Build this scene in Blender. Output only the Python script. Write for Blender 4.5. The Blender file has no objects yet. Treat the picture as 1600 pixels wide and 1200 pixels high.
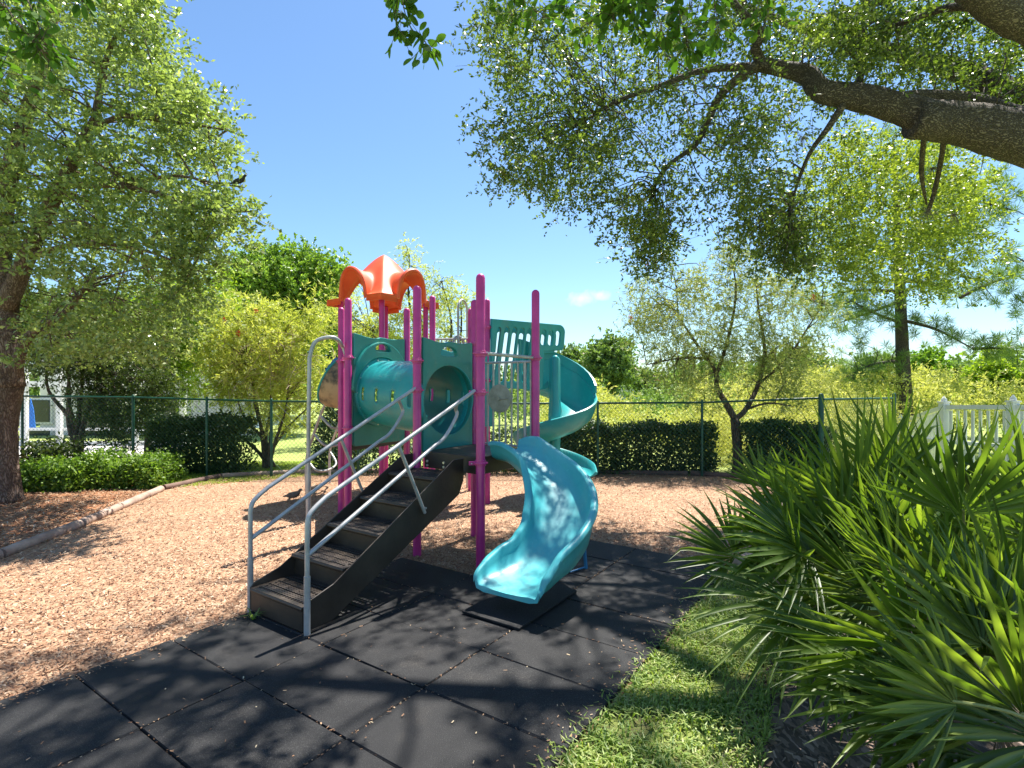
import bpy, bmesh, math, random
import numpy as np
from mathutils import Vector, Matrix
random.seed(7)
rng = np.random.default_rng(11)
R = math.radians
sc = bpy.context.scene
COL = sc.collection

# ------------------------------------------------------------------ camera
H = 1.70
F = 852.0            # focal length in pixels of a 1600 px wide frame
cam_d = bpy.data.cameras.new("camera")
cam_d.sensor_width = 36.0
cam_d.lens = 36.0 * F / 1600.0
cam_d.clip_start = 0.05
cam_d.clip_end = 6000.0
cam = bpy.data.objects.new("camera", cam_d)
cam.location = (0, 0, H)
cam.rotation_euler = (R(90), 0, 0)
COL.objects.link(cam)
sc.camera = cam

# ------------------------------------------------------------------ sky, sun, exposure
SUN = Vector((0.80, 1.18, 3.1)).normalized()       # direction towards the sun
el = math.asin(SUN.z)
az = math.atan2(SUN.x, SUN.y)                      # clockwise from +Y
world = bpy.data.worlds.new("World")
sc.world = world
world.use_nodes = True
wn, wl = world.node_tree.nodes, world.node_tree.links
bgn = wn["Background"]
sky = wn.new("ShaderNodeTexSky")
sky.sky_type = 'NISHITA'
sky.sun_disc = False
sky.sun_elevation = el
sky.sun_rotation = az
sky.altitude = 0
sky.air_density = 1.0
sky.dust_density = 0.45
sky.ozone_density = 2.2
tc = wn.new("ShaderNodeTexCoord")
# two small puffs of cloud, fixed to a compass direction of the sky
def cloud_mask(px, py, sx, sy):
    d = Vector(((px - 800) / F, 1.0, (600 - py) / F)).normalized()
    s = wn.new("ShaderNodeVectorMath"); s.operation = 'SUBTRACT'
    s.inputs[1].default_value = d
    wl.new(tc.outputs["Generated"], s.inputs[0])
    m = wn.new("ShaderNodeVectorMath"); m.operation = 'MULTIPLY'
    m.inputs[1].default_value = (1 / sx, 1 / sx, 1 / sy)
    wl.new(s.outputs[0], m.inputs[0])
    l = wn.new("ShaderNodeVectorMath"); l.operation = 'LENGTH'
    wl.new(m.outputs[0], l.inputs[0])
    return l.outputs["Value"]
mn = wn.new("ShaderNodeMath"); mn.operation = 'MINIMUM'
wl.new(cloud_mask(908, 466, .030, .014), mn.inputs[0])
wl.new(cloud_mask(938, 460, .026, .011), mn.inputs[1])
nz = wn.new("ShaderNodeTexNoise"); nz.inputs["Scale"].default_value = 60; nz.inputs["Detail"].default_value = 5
wl.new(tc.outputs["Generated"], nz.inputs["Vector"])
ad = wn.new("ShaderNodeMath"); ad.operation = 'MULTIPLY_ADD'
wl.new(nz.outputs["Fac"], ad.inputs[0]); ad.inputs[1].default_value = 1.6
wl.new(mn.outputs[0], ad.inputs[2])
mr = wn.new("ShaderNodeMapRange")
mr.inputs["From Min"].default_value = 1.0; mr.inputs["From Max"].default_value = 1.75
mr.inputs["To Min"].default_value = 0.75; mr.inputs["To Max"].default_value = 0.0
wl.new(ad.outputs[0], mr.inputs["Value"])
mx = wn.new("ShaderNodeMixRGB")
wl.new(mr.outputs[0], mx.inputs["Fac"])
wl.new(sky.outputs["Color"], mx.inputs[1])
mx.inputs[2].default_value = (7.2, 7.6, 8.2, 1)
tint = wn.new("ShaderNodeMixRGB"); tint.blend_type = 'MULTIPLY'; tint.inputs[0].default_value = 1
tint.inputs[2].default_value = (.86, 1.04, 1.16, 1)
wl.new(mx.outputs[0], tint.inputs[1]); wl.new(tint.outputs[0], bgn.inputs["Color"])
bgn.inputs["Strength"].default_value = 0.076

sun_d = bpy.data.lights.new("sun", 'SUN')
sun_d.energy = 5.0
sun_d.angle = R(0.55)
sun_d.color = (1.0, 0.955, 0.88)
sun = bpy.data.objects.new("sun", sun_d)
sun.rotation_euler = (-SUN).to_track_quat('-Z', 'Y').to_euler()
sun.location = (4, 6, 20)
COL.objects.link(sun)

sc.view_settings.view_transform = 'Standard'
sc.view_settings.look = 'None'
sc.view_settings.gamma = 1.0
sc.view_settings.use_curve_mapping = False
sc.view_settings.exposure = 1.30
sc.cycles.max_bounces = 8
sc.cycles.diffuse_bounces = 3
sc.cycles.transmission_bounces = 4
sc.cycles.transparent_max_bounces = 6
sc.cycles.use_denoising = True

# ------------------------------------------------------------------ helpers
def at(px, py, Y):
    """a point of the place seen in that direction at distance Y"""
    return Vector(((px - 800) / F * Y, Y, H + (600 - py) / F * Y))
def gr(px, py, z=0.0):
    Y = F * (H - z) / (py - 600)
    return Vector(((px - 800) / F * Y, Y, z))
# the play area's own grid: e runs up the stairs, n across them
EX, EY = 0.567, 0.824
def ne(n, e, z=0.0):
    return Vector((EY * n + EX * e, -EX * n + EY * e, z))

def catmull(P, n):
    P = [Vector(p) for p in P]
    out = []
    for i in range(len(P) - 1):
        p0 = P[max(i - 1, 0)]; p1 = P[i]; p2 = P[i + 1]; p3 = P[min(i + 2, len(P) - 1)]
        for k in range(n):
            t = k / n
            out.append(0.5 * ((2 * p1) + (p2 - p0) * t + (2 * p0 - 5 * p1 + 4 * p2 - p3) * t * t + (3 * p1 - p0 - 3 * p2 + p3) * t ** 3))
    out.append(P[-1])
    return out

class MB:
    def __init__(s):
        s.v = []; s.f = []
    def add(s, vs, fs):
        o = len(s.v)
        s.v += [tuple(v) for v in vs]
        s.f += [tuple(i + o for i in f) for f in fs]
        return s
    def box(s, c, d, M=None):
        x, y, z = d[0] / 2, d[1] / 2, d[2] / 2
        vs = [Vector((a * x, b * y, e * z)) for a in (-1, 1) for b in (-1, 1) for e in (-1, 1)]
        if M is not None: vs = [M @ v for v in vs]
        vs = [v + Vector(c) for v in vs]
        return s.add(vs, [(0, 1, 3, 2), (4, 6, 7, 5), (0, 4, 5, 1), (2, 3, 7, 6), (0, 2, 6, 4), (1, 5, 7, 3)])
    def tube(s, P, r, seg=10, rnd=0.0, cap=True, dome=False):
        P = [Vector(p) for p in P]
        n = len(P)
        rs = list(r) if hasattr(r, '__len__') else [r] * n
        if len(rs) != n:
            rs = list(np.interp(np.linspace(0, 1, n), np.linspace(0, 1, len(rs)), rs))
        if dome:
            d = (P[-1] - P[-2]).normalized(); r0 = rs[-1]; b = P[-1]
            for a in (30, 55, 75, 88):
                P.append(b + d * r0 * math.sin(R(a))); rs.append(r0 * math.cos(R(a)))
            n = len(P)
        T = [(P[min(i + 1, n - 1)] - P[max(i - 1, 0)]).normalized() for i in range(n)]
        u = T[0].orthogonal().normalized()
        o = len(s.v)
        for i in range(n):
            u = (u - T[i] * u.dot(T[i]))
            u = u.normalized() if u.length > 1e-6 else T[i].orthogonal().normalized()
            w = T[i].cross(u)
            for k in range(seg):
                a = 2 * math.pi * k / seg
                q = rs[i] * (1 + (random.uniform(-rnd, rnd) if rnd else 0))
                s.v.append(tuple(P[i] + (u * math.cos(a) + w * math.sin(a)) * q))
        for i in range(n - 1):
            for k in range(seg):
                k2 = (k + 1) % seg
                s.f.append((o + i * seg + k, o + i * seg + k2, o + (i + 1) * seg + k2, o + (i + 1) * seg + k))
        if cap:
            s.f.append(tuple(o + k for k in reversed(range(seg))))
            s.f.append(tuple(o + (n - 1) * seg + k for k in range(seg)))
        return s
    def build(s, name, mat, parent=None, smooth=True, bevel=0.0, angle=40):
        me = bpy.data.meshes.new(name)
        me.from_pydata(s.v, [], s.f)
        me.validate()
        return link(name, me, mat, parent, smooth, bevel, angle)

def link(name, me, mat, parent=None, smooth=True, bevel=0.0, angle=40):
    if smooth:
        me.shade_smooth()
    o = bpy.data.objects.new(name, me)
    COL.objects.link(o)
    if mat is not None:
        if len(me.materials) == 0: me.materials.append(mat)
    if smooth and angle:
        bm = bmesh.new(); bm.from_mesh(me)
        lim = R(angle)
        for ed in bm.edges:
            if len(ed.link_faces) == 2 and ed.calc_face_angle(0) > lim: ed.smooth = False
        bm.to_mesh(me); bm.free()
    if parent is not None:
        o.parent = parent
        o.matrix_parent_inverse = parent.matrix_world.inverted() if parent.type != 'EMPTY' else Matrix.Translation(-parent.location)
    if bevel:
        b = o.modifiers.new("bevel", 'BEVEL'); b.width = bevel; b.segments = 2; b.limit_method = 'ANGLE'
    return o

def tag(o, label=None, cat=None, group=None, kind=None):
    if label: o["label"] = label
    if cat: o["category"] = cat
    if group: o["group"] = group
    if kind: o["kind"] = kind
    return o
def thing(name, loc, label, cat, group=None):
    o = bpy.data.objects.new(name, None)
    o.location = loc
    o.empty_display_size = 0.2
    COL.objects.link(o)
    return tag(o, label, cat, group)

def fast_mesh(name, V, k):
    """V: (N,k,3) numpy array -> N separate k-gons"""
    V = np.asarray(V, dtype=np.float32)
    N = V.shape[0]
    me = bpy.data.meshes.new(name)
    me.vertices.add(N * k)
    me.vertices.foreach_set("co", V.reshape(-1))
    me.loops.add(N * k)
    me.loops.foreach_set("vertex_index", np.arange(N * k, dtype=np.int32))
    me.polygons.add(N)
    me.polygons.foreach_set("loop_start", np.arange(N, dtype=np.int32) * k)
    me.update(calc_edges=True)
    return me

def unit(a):
    return a / np.maximum(np.linalg.norm(a, axis=-1, keepdims=True), 1e-9)

def leaf_quads(C, D, L, W, flat=0.35):
    """C centres, D long-axis directions; returns (N,4,3) pointed leaf quads"""
    N = len(C)
    D = unit(D)
    up = rng.normal(size=(N, 3)) * 0.75 + np.array([0.1, 0.1, flat])
    w = unit(np.cross(D, up))
    l = (L * rng.uniform(.65, 1.25, N))[:, None]
    ww = (W * rng.uniform(.7, 1.2, N))[:, None]
    nrm = np.cross(w, D)
    a = C - D * l * .5
    b = C + w * ww * .5 + nrm * ww * .15 + D * l * .05
    c = C + D * l * .5
    d = C - w * ww * .5 + nrm * ww * .15 + D * l * .05
    return np.stack([a, b, c, d], 1)

def oval_leaves(C, D, L, W):
    N = len(C); D = unit(D)
    up = rng.normal(size=(N, 3)) * 0.8 + np.array([0., 0., .5])
    w = unit(np.cross(D, up)); nn = np.cross(w, D)
    l = (L * rng.uniform(.6, 1.15, N))[:, None]; ww = (W * rng.uniform(.75, 1.1, N))[:, None]
    pts = []
    for t, s in ((0, 0), (.18, .62), (.45, 1), (.72, .9), (.92, .5), (1, 0), (.92, -.5), (.72, -.9), (.45, -1), (.18, -.62)):
        pts.append(C + D * l * t + w * ww * .5 * s + nn * (ww * .12 * abs(s) - l * .10 * t * t))
    return np.stack(pts, 1)

def sprigs(clumps, per, leaves, slen, droop=0.2, spread=0.12, outward=None, flat=1.0):
    """clumps (M,3) -> leaf centres and directions along small random sprigs round each clump"""
    M = len(clumps)
    base = np.repeat(clumps, per, 0)
    d = rng.normal(size=(M * per, 3))
    if outward is not None:
        d += np.repeat(unit(clumps - outward), per, 0) * .7
    d[:, 2] *= flat
    d[:, 2] -= droop
    d = unit(d)
    base = base + rng.normal(size=base.shape) * spread * np.array([1.3 if flat < 1 else 1, 1.3 if flat < 1 else 1, flat])
    ln = slen * rng.uniform(.5, 1.2, len(base))
    K = leaves
    t = rng.uniform(0.05, 1, (len(base), K))
    C = base[:, None, :] + d[:, None, :] * (t * ln[:, None])[:, :, None]
    C[:, :, 2] -= (t * t * ln[:, None]) * droop * .6
    side = rng.normal(size=C.shape)
    C = C + side * slen * .06
    D = d[:, None, :] * .8 + unit(side) * .9
    return C.reshape(-1, 3), D.reshape(-1, 3), base, d, ln

# ------------------------------------------------------------------ materials
def new_mat(name):
    m = bpy.data.materials.new(name); m.use_nodes = True
    return m, m.node_tree.nodes, m.node_tree.links, m.node_tree.nodes["Principled BSDF"]
def ramp(nodes, stops):
    r = nodes.new("ShaderNodeValToRGB")
    while len(r.color_ramp.elements) < len(stops): r.color_ramp.elements.new(.5)
    for e, (p, c) in zip(r.color_ramp.elements, stops):
        e.position = p; e.color = (*c, 1)
    return r
def tex(nodes, links, scale, detail=4, vec=None, kind="ShaderNodeTexNoise", stretch=None, rough=.6):
    co = nodes.new("ShaderNodeTexCoord")
    out = co.outputs["Object"]
    if stretch:
        mp = nodes.new("ShaderNodeMapping"); mp.inputs["Scale"].default_value = stretch
        links.new(out, mp.inputs["Vector"]); out = mp.outputs[0]
    t = nodes.new(kind)
    t.inputs["Scale"].default_value = scale
    if kind == "ShaderNodeTexNoise":
        t.inputs["Detail"].default_value = detail; t.inputs["Roughness"].default_value = rough
    links.new(out, t.inputs["Vector"])
    return t
def bump(nodes, links, src, b, strength, dist):
    bp = nodes.new("ShaderNodeBump"); bp.inputs["Strength"].default_value = strength; bp.inputs["Distance"].default_value = dist
    links.new(src, bp.inputs["Height"]); links.new(bp.outputs[0], b.inputs["Normal"])
    return bp

def m_plain(name, stops, scale=6, rough=.5, metal=0, bs=.2, bd=.004, bscale=None, stretch=None, detail=5, coat=0, rr=None):
    m, n, l, b = new_mat(name)
    t = tex(n, l, scale, detail, stretch=stretch)
    r = ramp(n, stops); l.new(t.outputs["Fac"], r.inputs[0]); l.new(r.outputs[0], b.inputs["Base Color"])
    b.inputs["Roughness"].default_value = rough; b.inputs["Metallic"].default_value = metal
    if rr:
        q = n.new("ShaderNodeMapRange"); q.inputs["To Min"].default_value = rr[0]; q.inputs["To Max"].default_value = rr[1]
        t3 = tex(n, l, scale * 2.3, 6); l.new(t3.outputs["Fac"], q.inputs["Value"]); l.new(q.outputs[0], b.inputs["Roughness"])
    if coat: b.inputs["Coat Weight"].default_value = coat
    if bs:
        t2 = tex(n, l, bscale or scale * 6, 6, stretch=stretch); bump(n, l, t2.outputs["Fac"], b, bs, bd)
    return m

def m_leaf(name, cols, trans=.42, rough=.42, tcol=(1.25, 1.35, .55), clump=1.1, spec=.5):
    """cols: dark, mid, light base colours; each leaf takes its own tone"""
    m, n, l, b = new_mat(name)
    g = n.new("ShaderNodeNewGeometry")
    t = tex(n, l, clump, 2)
    mxx = n.new("ShaderNodeMath"); mxx.operation = 'MULTIPLY_ADD'
    l.new(g.outputs["Random Per Island"], mxx.inputs[0]); mxx.inputs[1].default_value = .62
    sb = n.new("ShaderNodeMath"); sb.operation = 'MULTIPLY_ADD'; sb.inputs[1].default_value = .9; sb.inputs[2].default_value = -.27
    l.new(t.outputs["Fac"], sb.inputs[0]); l.new(sb.outputs[0], mxx.inputs[2])
    r = ramp(n, [(0.0, cols[0]), (.5, cols[1]), (.93, cols[2])] if len(cols) == 3 else [(i / (len(cols) - 1), c) for i, c in enumerate(cols)])
    l.new(mxx.outputs[0], r.inputs[0]); l.new(r.outputs[0], b.inputs["Base Color"])
    b.inputs["Roughness"].default_value = rough
    b.inputs["Specular IOR Level"].default_value = spec
    tr = n.new("ShaderNodeBsdfTranslucent")
    mu = n.new("ShaderNodeMixRGB"); mu.blend_type = 'MULTIPLY'; mu.inputs[0].default_value = 1
    l.new(r.outputs[0], mu.inputs[1]); mu.inputs[2].default_value = (*tcol, 1)
    l.new(mu.outputs[0], tr.inputs["Color"])
    ms = n.new("ShaderNodeMixShader"); ms.inputs[0].default_value = trans
    l.new(b.outputs[0], ms.inputs[1]); l.new(tr.outputs[0], ms.inputs[2])
    l.new(ms.outputs[0], n["Material Output"].inputs["Surface"])
    return m

M = {}
M['magenta'] = m_plain('magenta_powder_coat', [(.3, (.46, .020, .185)), (.7, (.62, .045, .27))], 5, .33, bs=.05, bd=.002, coat=.25, rr=(.25, .5))
def m_teal(name, a, b_, dirt=(.30, .27, .18), amt=.55):
    """moulded plastic, sun faded in patches, with dirty streaks and fine scuffs"""
    m, n, l, b = new_mat(name)
    t = tex(n, l, 1.7, 6); r1 = ramp(n, [(.3, a), (.72, b_)]); l.new(t.outputs["Fac"], r1.inputs[0])
    d = tex(n, l, 3.1, 7, stretch=(1, 1, .35), rough=.7); rd = ramp(n, [(.53, (0, 0, 0)), (.70, (amt, amt, amt))]); l.new(d.outputs["Fac"], rd.inputs[0])
    mx_ = n.new("ShaderNodeMixRGB"); l.new(rd.outputs[0], mx_.inputs[0]); l.new(r1.outputs[0], mx_.inputs[1]); mx_.inputs[2].default_value = (*[.5 * x + .5 * y for x, y in zip(dirt, a)], 1)
    sc_ = tex(n, l, 38, 4, stretch=(1, .12, .6)); rs = ramp(n, [(.62, (0, 0, 0)), (.75, (.22, .22, .22))]); l.new(sc_.outputs["Fac"], rs.inputs[0])
    m2 = n.new("ShaderNodeMixRGB"); l.new(rs.outputs[0], m2.inputs[0]); l.new(mx_.outputs[0], m2.inputs[1]); m2.inputs[2].default_value = (*[min(1, x * 1.3 + .16) for x in b_], 1)
    l.new(m2.outputs[0], b.inputs["Base Color"])
    q = n.new("ShaderNodeMapRange"); q.inputs["To Min"].default_value = .22; q.inputs["To Max"].default_value = .62
    l.new(d.outputs["Fac"], q.inputs["Value"]); l.new(q.outputs[0], b.inputs["Roughness"])
    b.inputs["Coat Weight"].default_value = .12
    bt2 = tex(n, l, 9, 5); bump(n, l, bt2.outputs["Fac"], b, .12, .004)
    return m
M['teal'] = m_teal('teal_moulded_plastic', (.010, .25, .26), (.030, .37, .37))
M['panel'] = m_teal('green_teal_panel_plastic', (.008, .17, .145), (.025, .29, .25))
M['slide'] = m_teal('blue_teal_slide_plastic', (.035, .35, .39), (.13, .53, .54), (.45, .50, .42), .45)
M['orange'] = m_plain('orange_roof_plastic', [(.3, (.78, .085, .020)), (.75, (.92, .15, .04))], 2.5, .42, bs=.1, bd=.004, bscale=8, rr=(.35, .6))
M['galv'] = m_plain('galvanised_pipe', [(.3, (.36, .35, .34)), (.7, (.54, .53, .52))], 9, .42, .35, bs=.08, bd=.001, bscale=60, rr=(.3, .6))
M['tan'] = m_plain('stained_tan_plastic', [(.35, (.05, .045, .035)), (.5, (.42, .30, .17)), (.75, (.50, .36, .21))], 3, .6, bs=.1)
M['greyplastic'] = m_plain('weathered_grey_plastic', [(.3, (.25, .25, .2)), (.7, (.42, .41, .34))], 12, .6, bs=.2)
M['steel_dark'] = m_plain('brown_dipped_steel', [(.3, (.026, .018, .013)), (.62, (.055, .040, .028)), (.85, (.11, .085, .06))], 3.5, .48, bs=.35, bd=.003, bscale=40, rr=(.35, .62))
M['bolt'] = m_plain('zinc_bolt', [(.3, (.5, .5, .5)), (.7, (.65, .65, .65))], 9, .3, .8, bs=0)
M['white'] = m_plain('white_vinyl', [(.3, (.74, .74, .72)), (.7, (.82, .82, .80))], 3, .4, bs=.05)
M['fence_green'] = m_plain('green_vinyl_coated_wire', [(.3, (.006, .055, .035)), (.7, (.010, .09, .055))], 8, .4, bs=0)
M['plaster'] = m_plain('white_stucco', [(.3, (.62, .60, .56)), (.7, (.74, .72, .68))], 2, .8, bs=.3)
M['glass_dark'] = m_plain('dark_window', [(.3, (.02, .024, .025)), (.7, (.05, .055, .05))], .8, .12, bs=0)
M['blue'] = m_plain('blue_canvas', [(.3, (.02, .14, .55)), (.7, (.03, .18, .62))], 4, .6, bs=.1)
M['roof_tile'] = m_plain('brown_roof_tiles', [(.3, (.26, .17, .13)), (.7, (.36, .25, .20))], 1.5, .8, bs=.4, bscale=9)
M['wall_orange'] = m_plain('terracotta_wall', [(.3, (.5, .24, .12)), (.7, (.6, .3, .16))], 1.5, .8, bs=.2)
M['bird'] = m_plain('grey_brown_feathers', [(.3, (.10, .075, .055)), (.7, (.20, .155, .12))], 30, .8, bs=.3)
M['black'] = m_plain('black_feathers', [(.3, (.01, .01, .012)), (.7, (.02, .02, .025))], 30, .6, bs=.2)

def m_bark(name, c0, c1, c2, scale=9, st=(1, 1, .35), bd=.03):
    m, n, l, b = new_mat(name)
    v = tex(n, l, scale, kind="ShaderNodeTexVoronoi", stretch=st); v.feature = 'DISTANCE_TO_EDGE'
    co = v.inputs["Vector"].links[0].from_socket
    nn = n.new("ShaderNodeTexNoise"); nn.inputs["Scale"].default_value = 5; nn.inputs["Detail"].default_value = 5
    l.new(co, nn.inputs["Vector"])
    ad = n.new("ShaderNodeMixRGB"); ad.blend_type = 'ADD'; ad.inputs[0].default_value = .55
    l.new(co, ad.inputs[1]); l.new(nn.outputs["Color"], ad.inputs[2]); l.new(ad.outputs[0], v.inputs["Vector"])
    t = tex(n, l, 3.2, 6)
    cl = n.new("ShaderNodeMapRange"); cl.inputs["From Max"].default_value = .22; l.new(v.outputs["Distance"], cl.inputs["Value"])
    mm = n.new("ShaderNodeMath"); mm.operation = 'MULTIPLY_ADD'; mm.inputs[1].default_value = .6
    q = n.new("ShaderNodeMath"); q.operation = 'MULTIPLY_ADD'; q.inputs[1].default_value = .9; q.inputs[2].default_value = -.2
    l.new(t.outputs["Fac"], q.inputs[0])
    l.new(cl.outputs[0], mm.inputs[0]); l.new(q.outputs[0], mm.inputs[2])
    r = ramp(n, [(.08, c0), (.5, c1), (.95, c2)]); l.new(mm.outputs[0], r.inputs[0]); l.new(r.outputs[0], b.inputs["Base Color"])
    b.inputs["Roughness"].default_value = .9
    fine = tex(n, l, 45, 6)
    hh = n.new("ShaderNodeMath"); hh.operation = 'MULTIPLY_ADD'; hh.inputs[1].default_value = .25
    l.new(fine.outputs["Fac"], hh.inputs[0]); l.new(cl.outputs[0], hh.inputs[2])
    bump(n, l, hh.outputs[0], b, .9, bd)
    return m
M['bark'] = m_bark('grey_oak_bark', (.040, .030, .025), (.105, .080, .065), (.19, .155, .128), 34, (.5, .8, 1), .03)
M['bark_red'] = m_bark('red_brown_bark', (.045, .027, .020), (.145, .088, .062), (.27, .19, .15), 26, (1, 1, .3), .012)
M['bark_dark'] = m_bark('dark_bark', (.03, .02, .014), (.10, .07, .05), (.18, .13, .1), 12, (1, 1, .3), .015)
M['moss'] = m_plain('hanging_moss', [(.3, (.12, .11, .08)), (.7, (.24, .22, .16))], 10, .9, bs=0)

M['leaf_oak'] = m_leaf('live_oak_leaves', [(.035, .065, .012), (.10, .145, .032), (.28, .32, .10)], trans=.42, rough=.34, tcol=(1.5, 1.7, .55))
M['leaf_oak_left'] = m_leaf('pale_oak_leaves', [(.10, .14, .05), (.24, .31, .10), (.52, .58, .30)], trans=.46, rough=.30, tcol=(1.25, 1.35, .55), clump=.7)
M['leaf_near'] = m_leaf('broad_oval_leaves', [(.045, .095, .018), (.075, .155, .025), (.12, .22, .035)], trans=.36, spec=.15, rough=.7, tcol=(1.3, 1.5, .5))
M['leaf_bright'] = m_leaf('bright_green_leaves', [(.09, .19, .015), (.20, .34, .03), (.36, .50, .07)], trans=.42, rough=.4, tcol=(1.2, 1.3, .45), clump=.6)
M['leaf_brush'] = m_leaf('bottlebrush_leaves', [(.24, .30, .05), (.52, .58, .13), (.78, .76, .36)], trans=.45, rough=.5, tcol=(1.2, 1.2, .5), clump=.8)
M['leaf_brush_grey'] = m_leaf('thin_grey_green_leaves', [(.13, .18, .05), (.29, .35, .12), (.55, .56, .28)], trans=.40, rough=.5, tcol=(1.25, 1.25, .6), clump=.8)
M['leaf_round'] = m_leaf('round_tree_leaves', [(.08, .15, .025), (.22, .35, .05), (.44, .58, .13)], trans=.4, rough=.4, clump=1.0)
M['twig_pale'] = m_plain('pale_twigs', [(.3, (.30, .22, .15)), (.7, (.46, .36, .26))], 9, .8, bs=0)
M['leaf_dark'] = m_leaf('dark_shrub_leaves', [(.03, .05, .014), (.065, .10, .025), (.15, .20, .06)], trans=.3, rough=.4)
M['leaf_hedge'] = m_leaf('hedge_leaves', [(.020, .040, .010), (.045, .085, .018), (.10, .16, .035)], trans=.2, rough=.5, clump=1.5)
M['leaf_shrub'] = m_leaf('glossy_shrub_leaves', [(.05, .10, .012), (.12, .22, .025), (.28, .40, .06)], trans=.35, rough=.55, clump=1.5)
M['leaf_pine'] = m_leaf('pine_needles', [(.08, .15, .04), (.16, .26, .06), (.28, .38, .12)], trans=.35, rough=.5)
M['leaf_lime'] = m_leaf('lime_green_leaves', [(.12, .21, .02), (.26, .39, .04), (.46, .56, .09)], trans=.45, rough=.42, tcol=(1.2, 1.25, .4), clump=.6)  # plain lime green of the leafy tree and the right-edge tree
M['leaf_lit'] = m_leaf('sunlit_oak_leaves', [(.07, .11, .02), (.21, .29, .045), (.48, .54, .12)], trans=.48, rough=.35, tcol=(1.25, 1.25, .45), clump=1.6)  # lighter copy of the oak leaf colours, with sunlight put into the colour
M['leaf_far'] = m_leaf('distant_leaves', [(.09, .15, .04), (.18, .27, .08), (.3, .40, .15)], trans=.38, rough=.6, clump=.3)
M['leaf_yellow'] = m_leaf('yellow_green_brush', [(.30, .34, .06), (.52, .54, .14), (.74, .70, .30)], trans=.42, rough=.6, tcol=(1.1, 1.1, .6), clump=.25)
M['flower'] = m_plain('red_bristle_flower', [(.3, (.6, .03, .02)), (.7, (.75, .06, .03))], 9, .7, bs=0)

# palmetto: folded blades with pale ribs and a few dry tips
def m_palm():
    m, n, l, b = new_mat('palmetto_blades')
    g = n.new("ShaderNodeNewGeometry")
    t = tex(n, l, 2.2, 3)
    mxx = n.new("ShaderNodeMath"); mxx.operation = 'MULTIPLY_ADD'; mxx.inputs[1].default_value = .5
    l.new(g.outputs["Random Per Island"], mxx.inputs[0])
    sb = n.new("ShaderNodeMath"); sb.operation = 'MULTIPLY_ADD'; sb.inputs[1].default_value = .9; sb.inputs[2].default_value = -.2
    l.new(t.outputs["Fac"], sb.inputs[0]); l.new(sb.outputs[0], mxx.inputs[2])
    r = ramp(n, [(0, (.028, .052, .012)), (.5, (.090, .150, .028)), (.90, (.23, .30, .07)), (1.0, (.50, .38, .14))])
    l.new(mxx.outputs[0], r.inputs[0]); l.new(r.outputs[0], b.inputs["Base Color"])
    b.inputs["Roughness"].default_value = .42
    b.inputs["Specular IOR Level"].default_value = .5
    tr = n.new("ShaderNodeBsdfTranslucent")
    mu = n.new("ShaderNodeMixRGB"); mu.blend_type = 'MULTIPLY'; mu.inputs[0].default_value = 1
    l.new(r.outputs[0], mu.inputs[1]); mu.inputs[2].default_value = (1.9, 2.0, .5, 1)
    l.new(mu.outputs[0], tr.inputs["Color"])
    ms = n.new("ShaderNodeMixShader"); ms.inputs[0].default_value = .45
    l.new(b.outputs[0], ms.inputs[1]); l.new(tr.outputs[0], ms.inputs[2])
    l.new(ms.outputs[0], n["Material Output"].inputs["Surface"])
    return m
M['palm'] = m_palm()
M['petiole'] = m_plain('palmetto_stalk', [(.3, (.16, .20, .06)), (.7, (.30, .30, .11))], 9, .5, bs=.1)
M['dry'] = m_plain('dry_fibre', [(.3, (.11, .075, .045)), (.7, (.24, .17, .10))], 30, .95, bs=.5)

# grounds
def m_ground_grass(name='lawn'):
    m, n, l, b = new_mat(name)
    t = tex(n, l, .6, 6); t2 = tex(n, l, 30, 5)
    r = ramp(n, [(.3, (.15, .24, .04)), (.5, (.29, .36, .08)), (.72, (.42, .45, .14))])
    mm = n.new("ShaderNodeMath"); mm.operation = 'MULTIPLY_ADD'; mm.inputs[1].default_value = .45
    l.new(t2.outputs["Fac"], mm.inputs[0])
    q = n.new("ShaderNodeMath"); q.operation = 'MULTIPLY_ADD'; q.inputs[1].default_value = .6; q.inputs[2].default_value = 0
    l.new(t.outputs["Fac"], q.inputs[0]); l.new(q.outputs[0], mm.inputs[2])
    l.new(mm.outputs[0], r.inputs[0]); l.new(r.outputs[0], b.inputs["Base Color"]); b.inputs["Roughness"].default_value = .9
    bump(n, l, t2.outputs["Fac"], b, .8, .04)
    return m
M['lawn'] = m_ground_grass()
M['turf'] = m_plain('turf_soil', [(.3, (.10, .075, .04)), (.5, (.13, .15, .035)), (.7, (.20, .25, .05))], 7, .95, bs=.7, bd=.02, bscale=60)
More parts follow.
